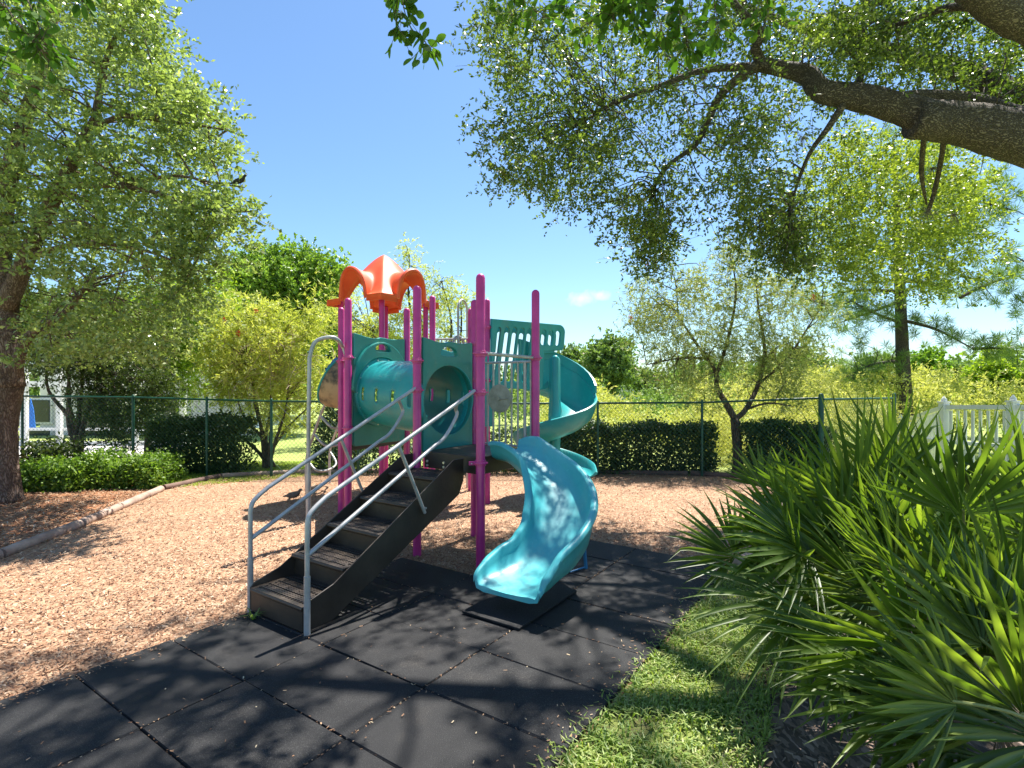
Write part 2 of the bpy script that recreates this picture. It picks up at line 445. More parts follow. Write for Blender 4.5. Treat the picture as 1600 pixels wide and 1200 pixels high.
def m_mulch(name, c, chips=70):
    m, n, l, b = new_mat(name)
    v = tex(n, l, chips, kind="ShaderNodeTexVoronoi", stretch=(1, .45, 1)); v.inputs["Randomness"].default_value = 1
    co = v.inputs["Vector"].links[0].from_socket
    nn = n.new("ShaderNodeTexNoise"); nn.inputs["Scale"].default_value = 14; nn.inputs["Detail"].default_value = 3
    l.new(co, nn.inputs["Vector"])
    ad = n.new("ShaderNodeMixRGB"); ad.blend_type = 'ADD'; ad.inputs[0].default_value = .12
    l.new(co, ad.inputs[1]); l.new(nn.outputs["Color"], ad.inputs[2]); l.new(ad.outputs[0], v.inputs["Vector"])
    sp = n.new("ShaderNodeSeparateColor"); l.new(v.outputs["Color"], sp.inputs[0])
    r = ramp(n, c); l.new(sp.outputs[0], r.inputs[0])
    big = tex(n, l, 1.1, 5); rb = ramp(n, [(.3, (.80, .80, .80)), (.7, (1.1, 1.1, 1.1))]); l.new(big.outputs["Fac"], rb.inputs[0])
    mu = n.new("ShaderNodeMixRGB"); mu.blend_type = 'MULTIPLY'; mu.inputs[0].default_value = 1
    l.new(r.outputs[0], mu.inputs[1]); l.new(rb.outputs[0], mu.inputs[2]); l.new(mu.outputs[0], b.inputs["Base Color"])
    b.inputs["Roughness"].default_value = .85
    bump(n, l, sp.outputs[1], b, .8, .012)
    return m
M['mulch'] = m_mulch('playground_bark_mulch', [(.0, (.19, .085, .042)), (.25, (.33, .175, .095)), (.6, (.40, .235, .135)), (1, (.48, .33, .21))])
M['strawbed'] = m_mulch('rust_pine_bark_bed', [(0, (.14, .045, .018)), (.4, (.30, .11, .04)), (.8, (.42, .19, .08)), (1, (.5, .3, .16))], 50)
M['leafbed'] = m_mulch('leaf_litter_bed', [(0, (.04, .028, .02)), (.4, (.10, .068, .046)), (.8, (.19, .13, .095)), (1, (.32, .23, .18))], 40)
def m_chip(name, cols):
    m, n, l, b = new_mat(name)
    g = n.new("ShaderNodeNewGeometry"); r = ramp(n, cols)
    l.new(g.outputs["Random Per Island"], r.inputs[0])
    big = tex(n, l, 1.3, 6); rb = ramp(n, [(.32, (.70, .64, .60)), (.5, (.97, .95, .93)), (.7, (1.10, 1.08, 1.06))]); l.new(big.outputs["Fac"], rb.inputs[0])
    mu = n.new("ShaderNodeMixRGB"); mu.blend_type = 'MULTIPLY'; mu.inputs[0].default_value = 1
    l.new(r.outputs[0], mu.inputs[1]); l.new(rb.outputs[0], mu.inputs[2]); l.new(mu.outputs[0], b.inputs["Base Color"])
    b.inputs["Roughness"].default_value = .85
    t = tex(n, l, 160, 3, stretch=(1, .2, 1)); bump(n, l, t.outputs["Fac"], b, .4, .003)
    return m
M['chips'] = m_chip('bark_chips', [(0, (.09, .042, .024)), (.12, (.27, .135, .07)), (.5, (.39, .225, .125)), (.85, (.48, .325, .205)), (1, (.66, .53, .39))])
M['litter'] = m_chip('dry_leaves', [(0, (.10, .055, .03)), (.45, (.28, .15, .08)), (.8, (.42, .28, .17)), (1, (.52, .45, .30))])
M['litter_dark'] = m_chip('old_leaves', [(0, (.05, .035, .025)), (.6, (.16, .11, .075)), (.95, (.30, .22, .16)), (1, (.42, .34, .26))])
M['grass'] = m_leaf('grass_blades', [(.07, .13, .018), (.16, .26, .035), (.34, .42, .10), (.50, .44, .22)], trans=.40, rough=.45, tcol=(1.3, 1.4, .45), clump=3)
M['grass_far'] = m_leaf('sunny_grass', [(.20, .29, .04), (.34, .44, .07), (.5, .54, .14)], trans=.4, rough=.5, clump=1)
def m_rubber():
    m, n, l, b = new_mat('black_rubber_tiles')
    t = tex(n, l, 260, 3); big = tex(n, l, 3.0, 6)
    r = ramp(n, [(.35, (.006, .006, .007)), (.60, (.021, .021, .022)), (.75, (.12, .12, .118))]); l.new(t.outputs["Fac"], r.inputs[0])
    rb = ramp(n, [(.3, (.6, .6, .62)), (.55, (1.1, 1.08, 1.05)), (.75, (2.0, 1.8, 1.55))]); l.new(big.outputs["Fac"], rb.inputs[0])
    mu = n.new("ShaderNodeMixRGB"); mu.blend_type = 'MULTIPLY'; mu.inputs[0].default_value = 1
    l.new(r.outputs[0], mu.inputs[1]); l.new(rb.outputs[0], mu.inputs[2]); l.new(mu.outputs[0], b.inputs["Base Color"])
    b.inputs["Roughness"].default_value = .72; b.inputs["Specular IOR Level"].default_value = .30
    bump(n, l, t.outputs["Fac"], b, .5, .004)
    return m
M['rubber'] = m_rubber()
M['soil'] = m_plain('joint_soil', [(.3, (.05, .03, .02)), (.7, (.14, .08, .05))], 30, .95, bs=.6)
M['timber'] = m_plain('weathered_timber', [(.3, (.20, .13, .10)), (.55, (.42, .30, .23)), (.8, (.60, .47, .38))], 4, .85, bs=.6, bd=.006, bscale=30, stretch=(1, 1, 1))
M['timber_dark'] = m_plain('dark_stained_timber', [(.3, (.06, .035, .03)), (.7, (.20, .12, .09))], 4, .85, bs=.5, bd=.006)
M['water'] = m_plain('pond_water', [(.3, (.10, .13, .15)), (.7, (.16, .19, .20))], 1, .12, bs=.15, bscale=4)
M['patio'] = m_plain('pale_patio', [(.3, (.55, .5, .45)), (.7, (.66, .62, .57))], 3, .8, bs=.2)

# ------------------------------------------------------------------ the setting
def sheet(name, pts, z, mat, kind='structure'):
    me = bpy.data.meshes.new(name)
    me.from_pydata([(p[0], p[1], z) for p in pts], [], [tuple(range(len(pts)))])
    bm = bmesh.new(); bm.from_mesh(me); bmesh.ops.triangulate(bm, faces=bm.faces)
    for f in bm.faces:
        if f.normal.z < 0: f.normal_flip()
    bm.to_mesh(me); bm.free()
    return tag(link(name, me, mat, smooth=False), kind=kind)

ground = sheet('ground', [(-2500, -300), (2500, -300), (2500, 4500), (-2500, 4500)], 0.0, M['lawn'])

far_edge = [gr(-420, 1000), gr(0, 875), gr(120, 826), gr(250, 768), gr(330, 749), gr(450, 741), gr(740, 736), gr(920, 739), gr(1100, 745), gr(1238, 752)]
mul_pts = [(p.x, p.y) for p in far_edge] + [(gr(1238, 752).x, gr(1238, 752).y)] + \
    [tuple(ne(-1.14, 5.75)[:2]), tuple(ne(-1.19, 3.5)[:2]), tuple(ne(-1.19, 0)[:2]), tuple(ne(-1.3, -2)[:2]), (-6.5, -1.5), (-6.0, 1.0)]
sheet('mulch_ground', mul_pts, 0.008, M['mulch'])
# rust coloured bed round the left oak
sheet('bark_bed', [(-16, 3.2), tuple(gr(-420, 1000)[:2]), tuple(gr(0, 875)[:2]), tuple(gr(120, 826)[:2]), tuple(gr(250, 768)[:2]), tuple(gr(300, 752)[:2]), tuple(gr(262, 744)[:2]),
                   (-5.9, 9.6), (-9, 9.7), (-16, 9.7)], 0.004, M['strawbed'])
# litter bed under the palmettos
bedp = [ne(-.05, -.5), ne(-.12, 1.0), ne(-.32, 1.9), ne(-.62, 2.6), ne(-.66, 3.3), ne(-.50, 4.1), ne(.1, 4.8), ne(1.0, 5.3), ne(2.0, 5.7), ne(5, 6.0), ne(5, -.5)]
sheet('palmetto_bed', [(p.x, p.y) for p in bedp], 0.004, M['leafbed'])
sheet('grass_soil', [tuple(ne(-1.19, -.8)[:2]), tuple(ne(.1, -.8)[:2]), tuple(ne(-.2, 2.2)[:2]), tuple(ne(-.45, 4.0)[:2]), tuple(ne(-.5, 5.3)[:2]), tuple(ne(-1.19, 5.3)[:2])], 0.0025, M['turf'])
# pond and patio left
sheet('pond', [(-17.5, 21), (-9.8, 21), (-9.6, 25), (-11, 29.5), (-20, 29.5)], 0.006, M['water'])
sheet('patio', [(-16.5, 10.5), (-9.2, 10.5), (-8.8, 15.6), (-16.5, 15.6)], 0.006, M['patio'])

# rubber tiles: one surface of bevelled tiles with open joints over soil
n_lines = [-3.85, -2.975, -2.095, -1.20]
e_lines = [-1.42 + .515 * i for i in range(0, 11)]      # up to about 3.73
rb = MB()
TT = 0.034
for ci in range(3):
    n0, n1 = n_lines[ci] + .003, n_lines[ci + 1] - .003
    el2 = list(e_lines) + ([e_lines[-1] + .515 * k for k in (1, 2, 3)] if ci > 0 else [])
    for k in range(len(el2) - 1):
        e0, e1 = el2[k] + .003, el2[k + 1] - .003
        dz = random.uniform(-.004, .004); j = lambda: random.uniform(-.005, .005)
        b_ = .005
        top = [ne(n0 + b_ + j(), e0 + b_ + j(), TT + dz), ne(n1 - b_ + j(), e0 + b_ + j(), TT + dz), ne(n1 - b_ + j(), e1 - b_ + j(), TT + dz), ne(n0 + b_ + j(), e1 - b_ + j(), TT + dz)]
        low = [ne(n0, e0, TT - .008), ne(n1, e0, TT - .008), ne(n1, e1, TT - .008), ne(n0, e1, TT - .008)]
        bot = [Vector((p.x, p.y, .010)) for p in low]
        vs = top + low + bot
        fs = [(0, 1, 2, 3)]
        for a in range(4):
            c = (a + 1) % 4
            fs += [(4 + a, 4 + c, c, a), (8 + a, 8 + c, 4 + c, 4 + a)]
        rb.add(vs, fs)
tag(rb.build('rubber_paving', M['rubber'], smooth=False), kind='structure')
sl = [ne(-3.84, -1.4), ne(-1.21, -1.4), ne(-1.21, 5.26), ne(-2.97, 5.26), ne(-2.97, 3.72), ne(-3.84, 3.72)]
sheet('joint_soil', [(p.x, p.y) for p in sl], 0.014, M['soil'])
# loose mat under the slide exit
mt = MB()
c = [ne(-2.54, 3.05), ne(-2.04, 3.05), ne(-2.04, 3.88), ne(-2.54, 3.88)]
mt.add([Vector((p.x, p.y, z)) for z in (.039, .056) for p in c], [(3, 2, 1, 0), (4, 5, 6, 7), (0, 1, 5, 4), (1, 2, 6, 5), (2, 3, 7, 6), (3, 0, 4, 7)])
tag(mt.build('rubber_mat', M['rubber'], smooth=False, bevel=.004), 'black square rubber mat lying under the exit of the front slide', 'mat')

# ---- loose chips, litter and grass: nobody could count them
def in_poly(P, poly):
    x, y = P[:, 0], P[:, 1]; inside = np.zeros(len(P), bool)
    n = len(poly); j = n - 1
    for i in range(n):
        xi, yi = poly[i][:2]; xj, yj = poly[j][:2]
        cnd = ((yi > y) != (yj > y)) & (x < (xj - xi) * (y - yi) / ((yj - yi) or 1e-9) + xi)
        inside ^= cnd; j = i
    return inside
def scatter(poly, n, dens=None):
    p = np.array([q[:2] for q in poly]); lo, hi = p.min(0), p.max(0)
    out = []
    tot = 0
    while tot < n:
        c = rng.uniform(lo, hi, (n * 2, 2)); c = c[in_poly(c, poly)]
        if dens is not None: c = c[rng.uniform(0, 1, len(c)) < dens(c)]
        out.append(c); tot += len(c)
        if len(out) > 60: break
    return np.concatenate(out)[:n]
mat_poly = [ne(-3.87, -1.5), ne(-1.18, -1.5), ne(-1.18, 5.29), ne(-3.0, 5.29), ne(-3.0, 3.75), ne(-3.87, 3.75)]
def view_dens(c):
    d = np.hypot(c[:, 0], c[:, 1])
    vis = (c[:, 1] > 1.9) & (np.abs(c[:, 0]) < c[:, 1] * 1.0 + .6)
    return np.where(vis, np.clip(9 / d ** 2, .12, 1), .02)
def chips(P, z, L, W, tilt=.35):
    N = len(P); a = rng.uniform(0, math.tau, N)
    D = np.stack([np.cos(a), np.sin(a), rng.normal(size=N) * tilt], 1); D = unit(D)
    up = np.stack([rng.normal(size=N) * tilt, rng.normal(size=N) * tilt, np.ones(N)], 1)
    w = unit(np.cross(D, up))
    l = (L * rng.uniform(.4, 1.5, N))[:, None]; ww = (W * rng.uniform(.4, 1.4, N))[:, None]
    C = np.concatenate([P, (z + rng.uniform(0, .012, N))[:, None]], 1)
    k = rng.uniform(.55, 1, (N, 4, 1))
    return np.stack([C - D * l / 2 * k[:, 0] - w * ww / 2, C + D * l / 2 * k[:, 1] - w * ww / 2, C + D * l / 2 + w * ww / 2 * k[:, 2], C - D * l / 2 + w * ww / 2 * k[:, 3]], 1)
P = scatter(mul_pts, 110000, view_dens)
P = P[~in_poly(P, mat_poly)]
tag(link('wood_chips', fast_mesh('wood_chips', chips(P, .016, .029, .009), 4), M['chips'], smooth=False, angle=0), 'tan bark chips covering the play area', 'wood chips', kind='stuff')
# debris lodged in tile joints and strewn on tiles
J = []
for nl in n_lines[1:3]:
    for _ in range(420):
        J.append(ne(nl + random.gauss(0, .006), random.uniform(-.8, 5.2))[:2])
for el_ in e_lines[3:]:
    for _ in range(80):
        J.append(ne(random.uniform(-3.85, -1.2), el_ + random.gauss(0, .006))[:2])
J = np.array(J)
J = J[rng.uniform(0, 1, len(J)) < (0.35 + .65 * (np.sin(J[:, 0] * 9) * np.sin(J[:, 1] * 7) > -.1))]
Q1 = chips(J, TT - .006, .013, .006, .3)
S = scatter(mat_poly, 330)
S2 = np.array([ne(-1.2 - abs(random.gauss(0, .12)), random.uniform(0, 5.2))[:2] for _ in range(500)])
S3 = np.array([ne(-3.84 + abs(random.gauss(0, .05)), random.uniform(0, 3.6))[:2] for _ in range(500)])
Q2 = chips(np.concatenate([S, S2, S3]), TT + .001, .017, .006, .15)
tag(link('leaf_litter', fast_mesh('leaf_litter', np.concatenate([Q1, Q2]), 4), M['litter'], smooth=False, angle=0), 'dry bits and chips in the joints of the black tiles', 'debris', kind='stuff')
bed_xy = [(p.x, p.y) for p in bedp]
P = scatter(bed_xy, 16000, lambda c: np.clip(7 / np.hypot(c[:, 0], c[:, 1]) ** 2, .1, 1))
tag(link('leaf_litter', fast_mesh('leaf_litter', chips(P[::2], .012, .045, .012, .5), 4), M['litter_dark'], smooth=False, angle=0), 'brown dead leaves on the bed under the palmettos', 'leaf litter', kind='stuff')
straw = scatter([(-8.8, 4.6), tuple(gr(0, 872)[:2]), tuple(gr(245, 766)[:2]), (-6, 9.4), (-9, 9.4)], 14000)
tag(link('bark_litter', fast_mesh('bark_litter', chips(straw, .012, .06, .010, .3), 4), M['chips'], smooth=False, angle=0), 'loose rusty bark round the left oak', 'bark litter', kind='stuff')

def blades(P, L, W, lean=.5):
    N = len(P); a = rng.uniform(0, math.tau, N); ln = rng.uniform(.2, lean + .25, N)
    D = np.stack([np.cos(a) * ln, np.sin(a) * ln, np.ones(N)], 1); D = unit(D)
    w = unit(np.stack([-np.sin(a) + rng.normal(size=N) * .4, np.cos(a), np.zeros(N)], 1))
    l = (L * rng.uniform(.45, 1.25, N))[:, None]; ww = (W * rng.uniform(.7, 1.2, N))[:, None]
    C = np.concatenate([P, np.full((N, 1), .002)], 1)
    b2 = C + D * l * .6; tip = b2 + unit(D + np.stack([np.cos(a), np.sin(a), -np.ones(N) * .9], 1) * .8) * l * .5
    return np.concatenate([np.stack([C - w * ww * .4, C + w * ww * .4, b2 + w * ww * .5, b2 - w * ww * .5], 1), np.stack([b2 - w * ww * .5, b2 + w * ww * .5, tip + w * ww * .05, tip - w * ww * .05], 1)])
gp = [ne(-1.185, -.6), ne(-1.185, 5.3), ne(-1.0, 5.9), ne(-.4, 5.2), ne(-.46, 4.2), ne(-.66, 3.2), ne(-.66, 2.6), ne(-.42, 1.9), ne(-.22, 1), ne(-.1, -.6)]
gp = [ne(-1.185, -.6), ne(-1.185, 5.3), ne(-1.0, 5.9), ne(-.3, 5.2), ne(-.36, 4.2), ne(-.50, 3.2), ne(-.45, 2.6), ne(-.15, 1.9), ne(.05, 1), ne(.1, -.6)]
G = scatter([p[:2] for p in gp], 36000)
pat = np.sin(G[:, 0] * 6.1 + np.sin(G[:, 1] * 5) * 1.3) * np.sin(G[:, 1] * 7.3 + 1) + rng.normal(size=len(G)) * .5
G = G[pat > -.55]
edge = np.array([ne(-1.17 - abs(random.gauss(0, .05)), 5.2 * abs(math.sin(random.uniform(0, 60)) * random.random() ** .5))[:2] for _ in range(1300)])
G = np.concatenate([G, edge])
tag(link('grass', fast_mesh('grass', blades(G, .068, .0078, .8), 4), M['grass'], smooth=False, angle=0), 'strip of green lawn grass beside the rubber tiles', 'grass', kind='stuff')
G = scatter([gr(560, 738.5)[:2], gr(240, 766)[:2], gr(255, 738)[:2], gr(360, 722)[:2], gr(560, 722)[:2]], 16000)
G2 = scatter([ne(-1.0, 5.9)[:2], gr(1240, 753)[:2], gr(1330, 735)[:2], (8.2, 9.6), (8.2, 5.5), ne(1.2, 5.4)[:2], ne(-.2, 5.2)[:2]], 16000)
tag(link('grass', fast_mesh('grass', blades(np.concatenate([G, G2]), .05, .010, .5), 4), M['grass_far'], smooth=False, angle=0), 'sunlit lawn grass beyond the timber border', 'grass', kind='stuff')
# ------------------------------------------------------------------ play structure
PS = thing('play_structure', (-.6, 5.6, 0), 'playground climbing set with magenta posts, teal tube and slides, orange roof and brown stairs', 'play structure')
def part(mb, name, mat, parent=PS, **k):
    return mb.build(name, mat, parent, **k)

def plate(name, loops, thick, M4, mat, parent, bevel=.006):
    """flat panel with holes: first loop outline, others holes (2D, metres), placed by M4 (local z = thickness)"""
    cu = bpy.data.curves.new(name, 'CURVE'); cu.dimensions = '2D'; cu.fill_mode = 'BOTH'
    cu.extrude = thick / 2 - bevel; cu.bevel_depth = bevel; cu.bevel_resolution = 1; cu.offset = -bevel
    for lp in loops:
        s = cu.splines.new('POLY'); s.points.add(len(lp) - 1); s.use_cyclic_u = True
        for i, (x, y) in enumerate(lp): s.points[i].co = (x, y, 0, 1)
    ob = bpy.data.objects.new('tmp', cu); COL.objects.link(ob)
    me = bpy.data.meshes.new_from_object(ob)
    bpy.data.objects.remove(ob)
    me.name = name
    me.transform(M4)
    me.materials.clear()
    return link(name, me, mat, parent, angle=35)
def frame(o, x, y):
    x = Vector(x).normalized(); y = Vector(y); y = (y - x * y.dot(x)).normalized(); z = x.cross(y)
    m = Matrix((x, y, z)).transposed().to_4x4(); m.translation = Vector(o); return m
def circle(cx, cy, rx, ry=None, n=40, a0=0):
    ry = ry or rx
    return [(cx + rx * math.cos(a0 + math.tau * i / n), cy + ry * math.sin(a0 + math.tau * i / n)) for i in range(n)]
def slot(x0, y0, x1, y1, r, n=6):
    d = Vector((x1 - x0, y1 - y0)).normalized(); a = math.atan2(d.y, d.x)
    out = []
    for k in range(n + 1): t = a - math.pi / 2 + math.pi * k / n; out.append((x1 + r * math.cos(t), y1 + r * math.sin(t)))
    for k in range(n + 1): t = a + math.pi / 2 + math.pi * k / n; out.append((x0 + r * math.cos(t), y0 + r * math.sin(t)))
    return out

PR = .041
def post(p, h, clamps=(), low=0.0):
    mb = MB(); mb.tube([(p.x, p.y, low), (p.x, p.y, h - .04)], PR, 20, dome=True)
    o = part(mb, 'post', M['magenta'])
    for z, ang in clamps:
        c = MB()
        for dz in (0,):
            c.tube([(p.x, p.y, z - .026), (p.x, p.y, z + .026)], PR + .009, 20)
            c.tube([(p.x, p.y, z - .007), (p.x, p.y, z + .007)], PR + .027, 20)
        d = Vector((math.cos(ang), math.sin(ang), 0))
        c.box(Vector((p.x, p.y, z)) + d * (PR + .035), (.06, .022, .034), Matrix.Rotation(ang, 3, 'Z'))
        cl = part(c, 'clamp', M['magenta'], o, bevel=.002)
        b2 = MB(); q = Vector((p.x, p.y, z)) + d * (PR + .045) ; s = Vector((-d.y, d.x, 0))
        b2.tube([q - s * .022, q + s * .022], .006, 8)
        part(b2, 'bolt', M['bolt'], o)
    return o
P1, P2, Q1_, P4 = ne(-2.975, 3.83), ne(-3.82, 3.90), ne(-2.95, 4.71), ne(-3.79, 4.77)
A1, A2 = ne(-5.06, 4.06), ne(-5.10, 5.02)
B34, S592 = Vector((-2.23, 7.12, 0)), None
RC = (-6.54, 5.94)
RP = [ne(-6.08, 5.48), ne(-6.08, 6.40), ne(-7.0, 5.48), ne(-7.0, 6.40)]
C76, C62, C35 = Vector((-1.08, 7.4, 0)), Vector((-.35, 7.7, 0)), Vector((-.66, 8.66, 0))
ang_e = math.atan2(EY, EX); ang_n = math.atan2(-EX, EY)
post(P1, 2.68, [(1.97, ang_e), (1.625, ang_e + 2.6), (1.0, ang_e + 2.5)])
post(P2, 2.67, [(1.93, ang_e), (1.64, ang_e + .3)])
post(Q1_, 2.66, [(1.965, ang_e + 3.1)])
post(P4, 2.64, [(2.15, ang_e + 3.1), (1.75, ang_e), (1.2, ang_e)])
post(A1, 2.68, [(2.0, ang_e), (1.2, ang_e)])
post(A2, 2.68, [(1.93, ang_e + 3.1)])
post(B34, 2.70, [(2.0, ang_e + .4)])
post(C76, 2.90, [(2.2, 1.2)])
post(C62, 2.90, [(2.5, .7), (1.75, .7)])
post(C35, 2.90, [(2.4, 2.0), (2.1, 2.0)])
for p in RP: post(p, 3.02)

# decks
def deck(pts, z, th=.06, name='deck'):
    mb = MB(); n = len(pts)
    mb.add([(p.x, p.y, z) for p in pts] + [(p.x, p.y, z - th) for p in pts],
           [tuple(range(n)), tuple(reversed(range(n, 2 * n)))] + [(i, i + n, (i + 1) % n + n, (i + 1) % n) for i in range(n)])
    return part(mb, name, M['steel_dark'], smooth=False, bevel=.006)
def inset(pts, d):
    c = sum(pts, Vector()) / len(pts)
    return [p + (c - p).normalized() * d for p in pts]
DB = 1.04
deck(inset([P1, Q1_, P4, P2], .07), DB, .16)
deck(inset([A1, A2, Vector((-1.95, 7.9, 0)), B34], .07), 1.05, .12)
deck(inset([RP[0], RP[1], RP[3], RP[2]], .07), 1.30, .10)
deck(inset([C76, C62, C35, RP[1]], .07), 1.66, .10)

# tube portals: wavy-topped panels
U = Vector((EX, EY, 0)); V = Vector((EY, -EX, 0)); ZZ = Vector((0, 0, 1))
def wave_panel(o, u, w, z0, z1, zc, r, handle=True):
    """o = left bottom corner at ground, u = along, panel w wide, hole centre height zc"""
    top = []
    for k in range(25):
        t = k / 24
        top.append((w * t, z1 - z0 + .045 * math.cos(t * math.tau * 1.0) * (1 if t < .5 else .7) + .035 * math.sin(t * math.pi) ** 4 * 1.6 - .02))
    out = [(0, 0.03), (.03, 0), (w - .03, 0), (w, .03)] + [(x, y) for x, y in reversed(top)]
    loops = [out, circle(w / 2, zc - z0, r, r, 48)]
    if handle:
        hz = z1 - z0 - .135; hole = []
        for k in range(13):
            a = math.pi * k / 12; hole.append((w / 2 + .125 * math.cos(a), hz + .085 * math.sin(a)))
        hole.append((w / 2 - .09, hz - .012)); hole.append((w / 2 + .09, hz - .012))
        loops.append(hole)
    return plate('portal_panel', loops, .05, frame(Vector((o.x, o.y, z0)), u, ZZ), M['panel'], PS, .008)
r_t = .365
uB = (P4 - P2).normalized(); uA = (A2 - A1).normalized()
pB = wave_panel(P2 + uB * .06, uB, (P4 - P2).length - .12, 1.00, 2.14, 1.53, r_t - .005)
pA = wave_panel(A1 + uA * .06, uA, (A2 - A1).length - .12, .98, 2.26, 1.60, r_t - .005)
mB = (P2 + P4) / 2 + ZZ * 1.53; mA = (A1 + A2) / 2 + ZZ * 1.60
# side edge return on panel A (thick moulded edge) and raised ring with handle
def ring(c, ax, r0, r1, w, name, mat, parent, arc=(0, 360), up=ZZ, n=48):
    ax = ax.normalized(); x = up.cross(ax).normalized(); y = ax.cross(x)
    prof = [(r0, -w / 2), (r0, w / 2), ((r0 * .7 + r1 * .3), w / 2 + .008), (r1 - .01, w / 2), (r1, w / 2 - .01), (r1, -w / 2)]
    mb = MB(); k = len(prof); full = arc[1] - arc[0] >= 360; m = n if full else n + 1
    vs = []
    for i in range(m):
        a = R(arc[0] + (arc[1] - arc[0]) * i / n)
        for (r_, d) in prof: vs.append(c + (x * math.cos(a) + y * math.sin(a)) * r_ + ax * d)
    fs = []
    for i in range(n):
        i2 = (i + 1) % m
        for j in range(k): fs.append((i * k + j, i * k + (j + 1) % k, i2 * k + (j + 1) % k, i2 * k + j))
    mb.add(vs, fs); return mb.build(name, mat, parent)
axT = (mB - mA).normalized()
nA = Vector((uA.y, -uA.x, 0))        # towards panel B
if nA.dot(axT) < 0: nA = -nA
ring(mA + nA * .035, nA, r_t - .003, r_t + .05, .05, 'flange', M['teal'], pA)
ring(mB - nA * .035, nA, r_t - .003, r_t + .05, .05, 'flange', M['teal'], pB)
# raised arch moulding around the handle
xa = ZZ.cross(nA).normalized()
band = []
for k in range(33):
    a = math.pi * k / 32; band.append((.47 * math.cos(a), .03 + .575 * math.sin(a)))
for k in range(33):
    a = math.pi - math.pi * k / 32; band.append(((r_t + .055) * math.cos(a), (r_t + .055) * math.sin(a)))
hz_ = 2.26 - .135 - 1.60; hh_ = []
for k in range(13):
    a = math.pi * k / 12; hh_.append((.125 * math.cos(a), hz_ - .02 + .075 * math.sin(a)))
hh_ += [(-.09, hz_ - .032), (.09, hz_ - .032)]
plate('moulded_band', [band, hh_], .05, frame(mA + nA * .045, xa, ZZ), M['panel'], pA, .012)
bl = MB()
for k in range(14):
    a = math.tau * k / 14
    c0 = mA + nA * .058 + (xa * math.cos(a) + ZZ * math.sin(a)) * (r_t + .028)
    bl = MB(); bl.tube([c0, c0 + nA * .014], .009, 8)
    bl.build('bolt', M['bolt'], pA)
# tube with slots
NA, NL = 96, 44
ta, tb = mA + nA * .02, mB - nA * .01
axx = (tb - ta); Lt = axx.length; ax = axx.normalized(); tx = ZZ.cross(ax).normalized(); ty = ax.cross(tx)
vs = []; fs = []
for i in range(NL + 1):
    t = i / NL
    rr = r_t + .028 * math.sin(math.pi * t) ** .6 + (.012 if t < .03 or t > .97 else 0)
    for k in range(NA):
        a = math.tau * k / NA
        vs.append(ta + ax * Lt * t + (tx * math.cos(a) + ty * math.sin(a)) * rr)
def hole(i, k):
    a = (k + .5) / NA * 360
    t = (i + .5) / NL
    for tc_ in (8 / 44, 18 / 44, 29 / 44, 39 / 44):
        if abs(t - tc_) < .018:
            for ac in (180, 0):
                dd = abs((a - ac + 180) % 360 - 180)
                if dd < 12: return True
    return False
for i in range(NL):
    for k in range(NA):
        if hole(i, k): continue
        k2 = (k + 1) % NA
        fs.append((i * NA + k, i * NA + k2, (i + 1) * NA + k2, (i + 1) * NA + k))
tm = MB(); tm.add(vs, fs)
to = part(tm, 'crawl_tube', M['teal'], angle=0)
sm = to.modifiers.new('solid', 'SOLIDIFY'); sm.thickness = .012; sm.offset = -1

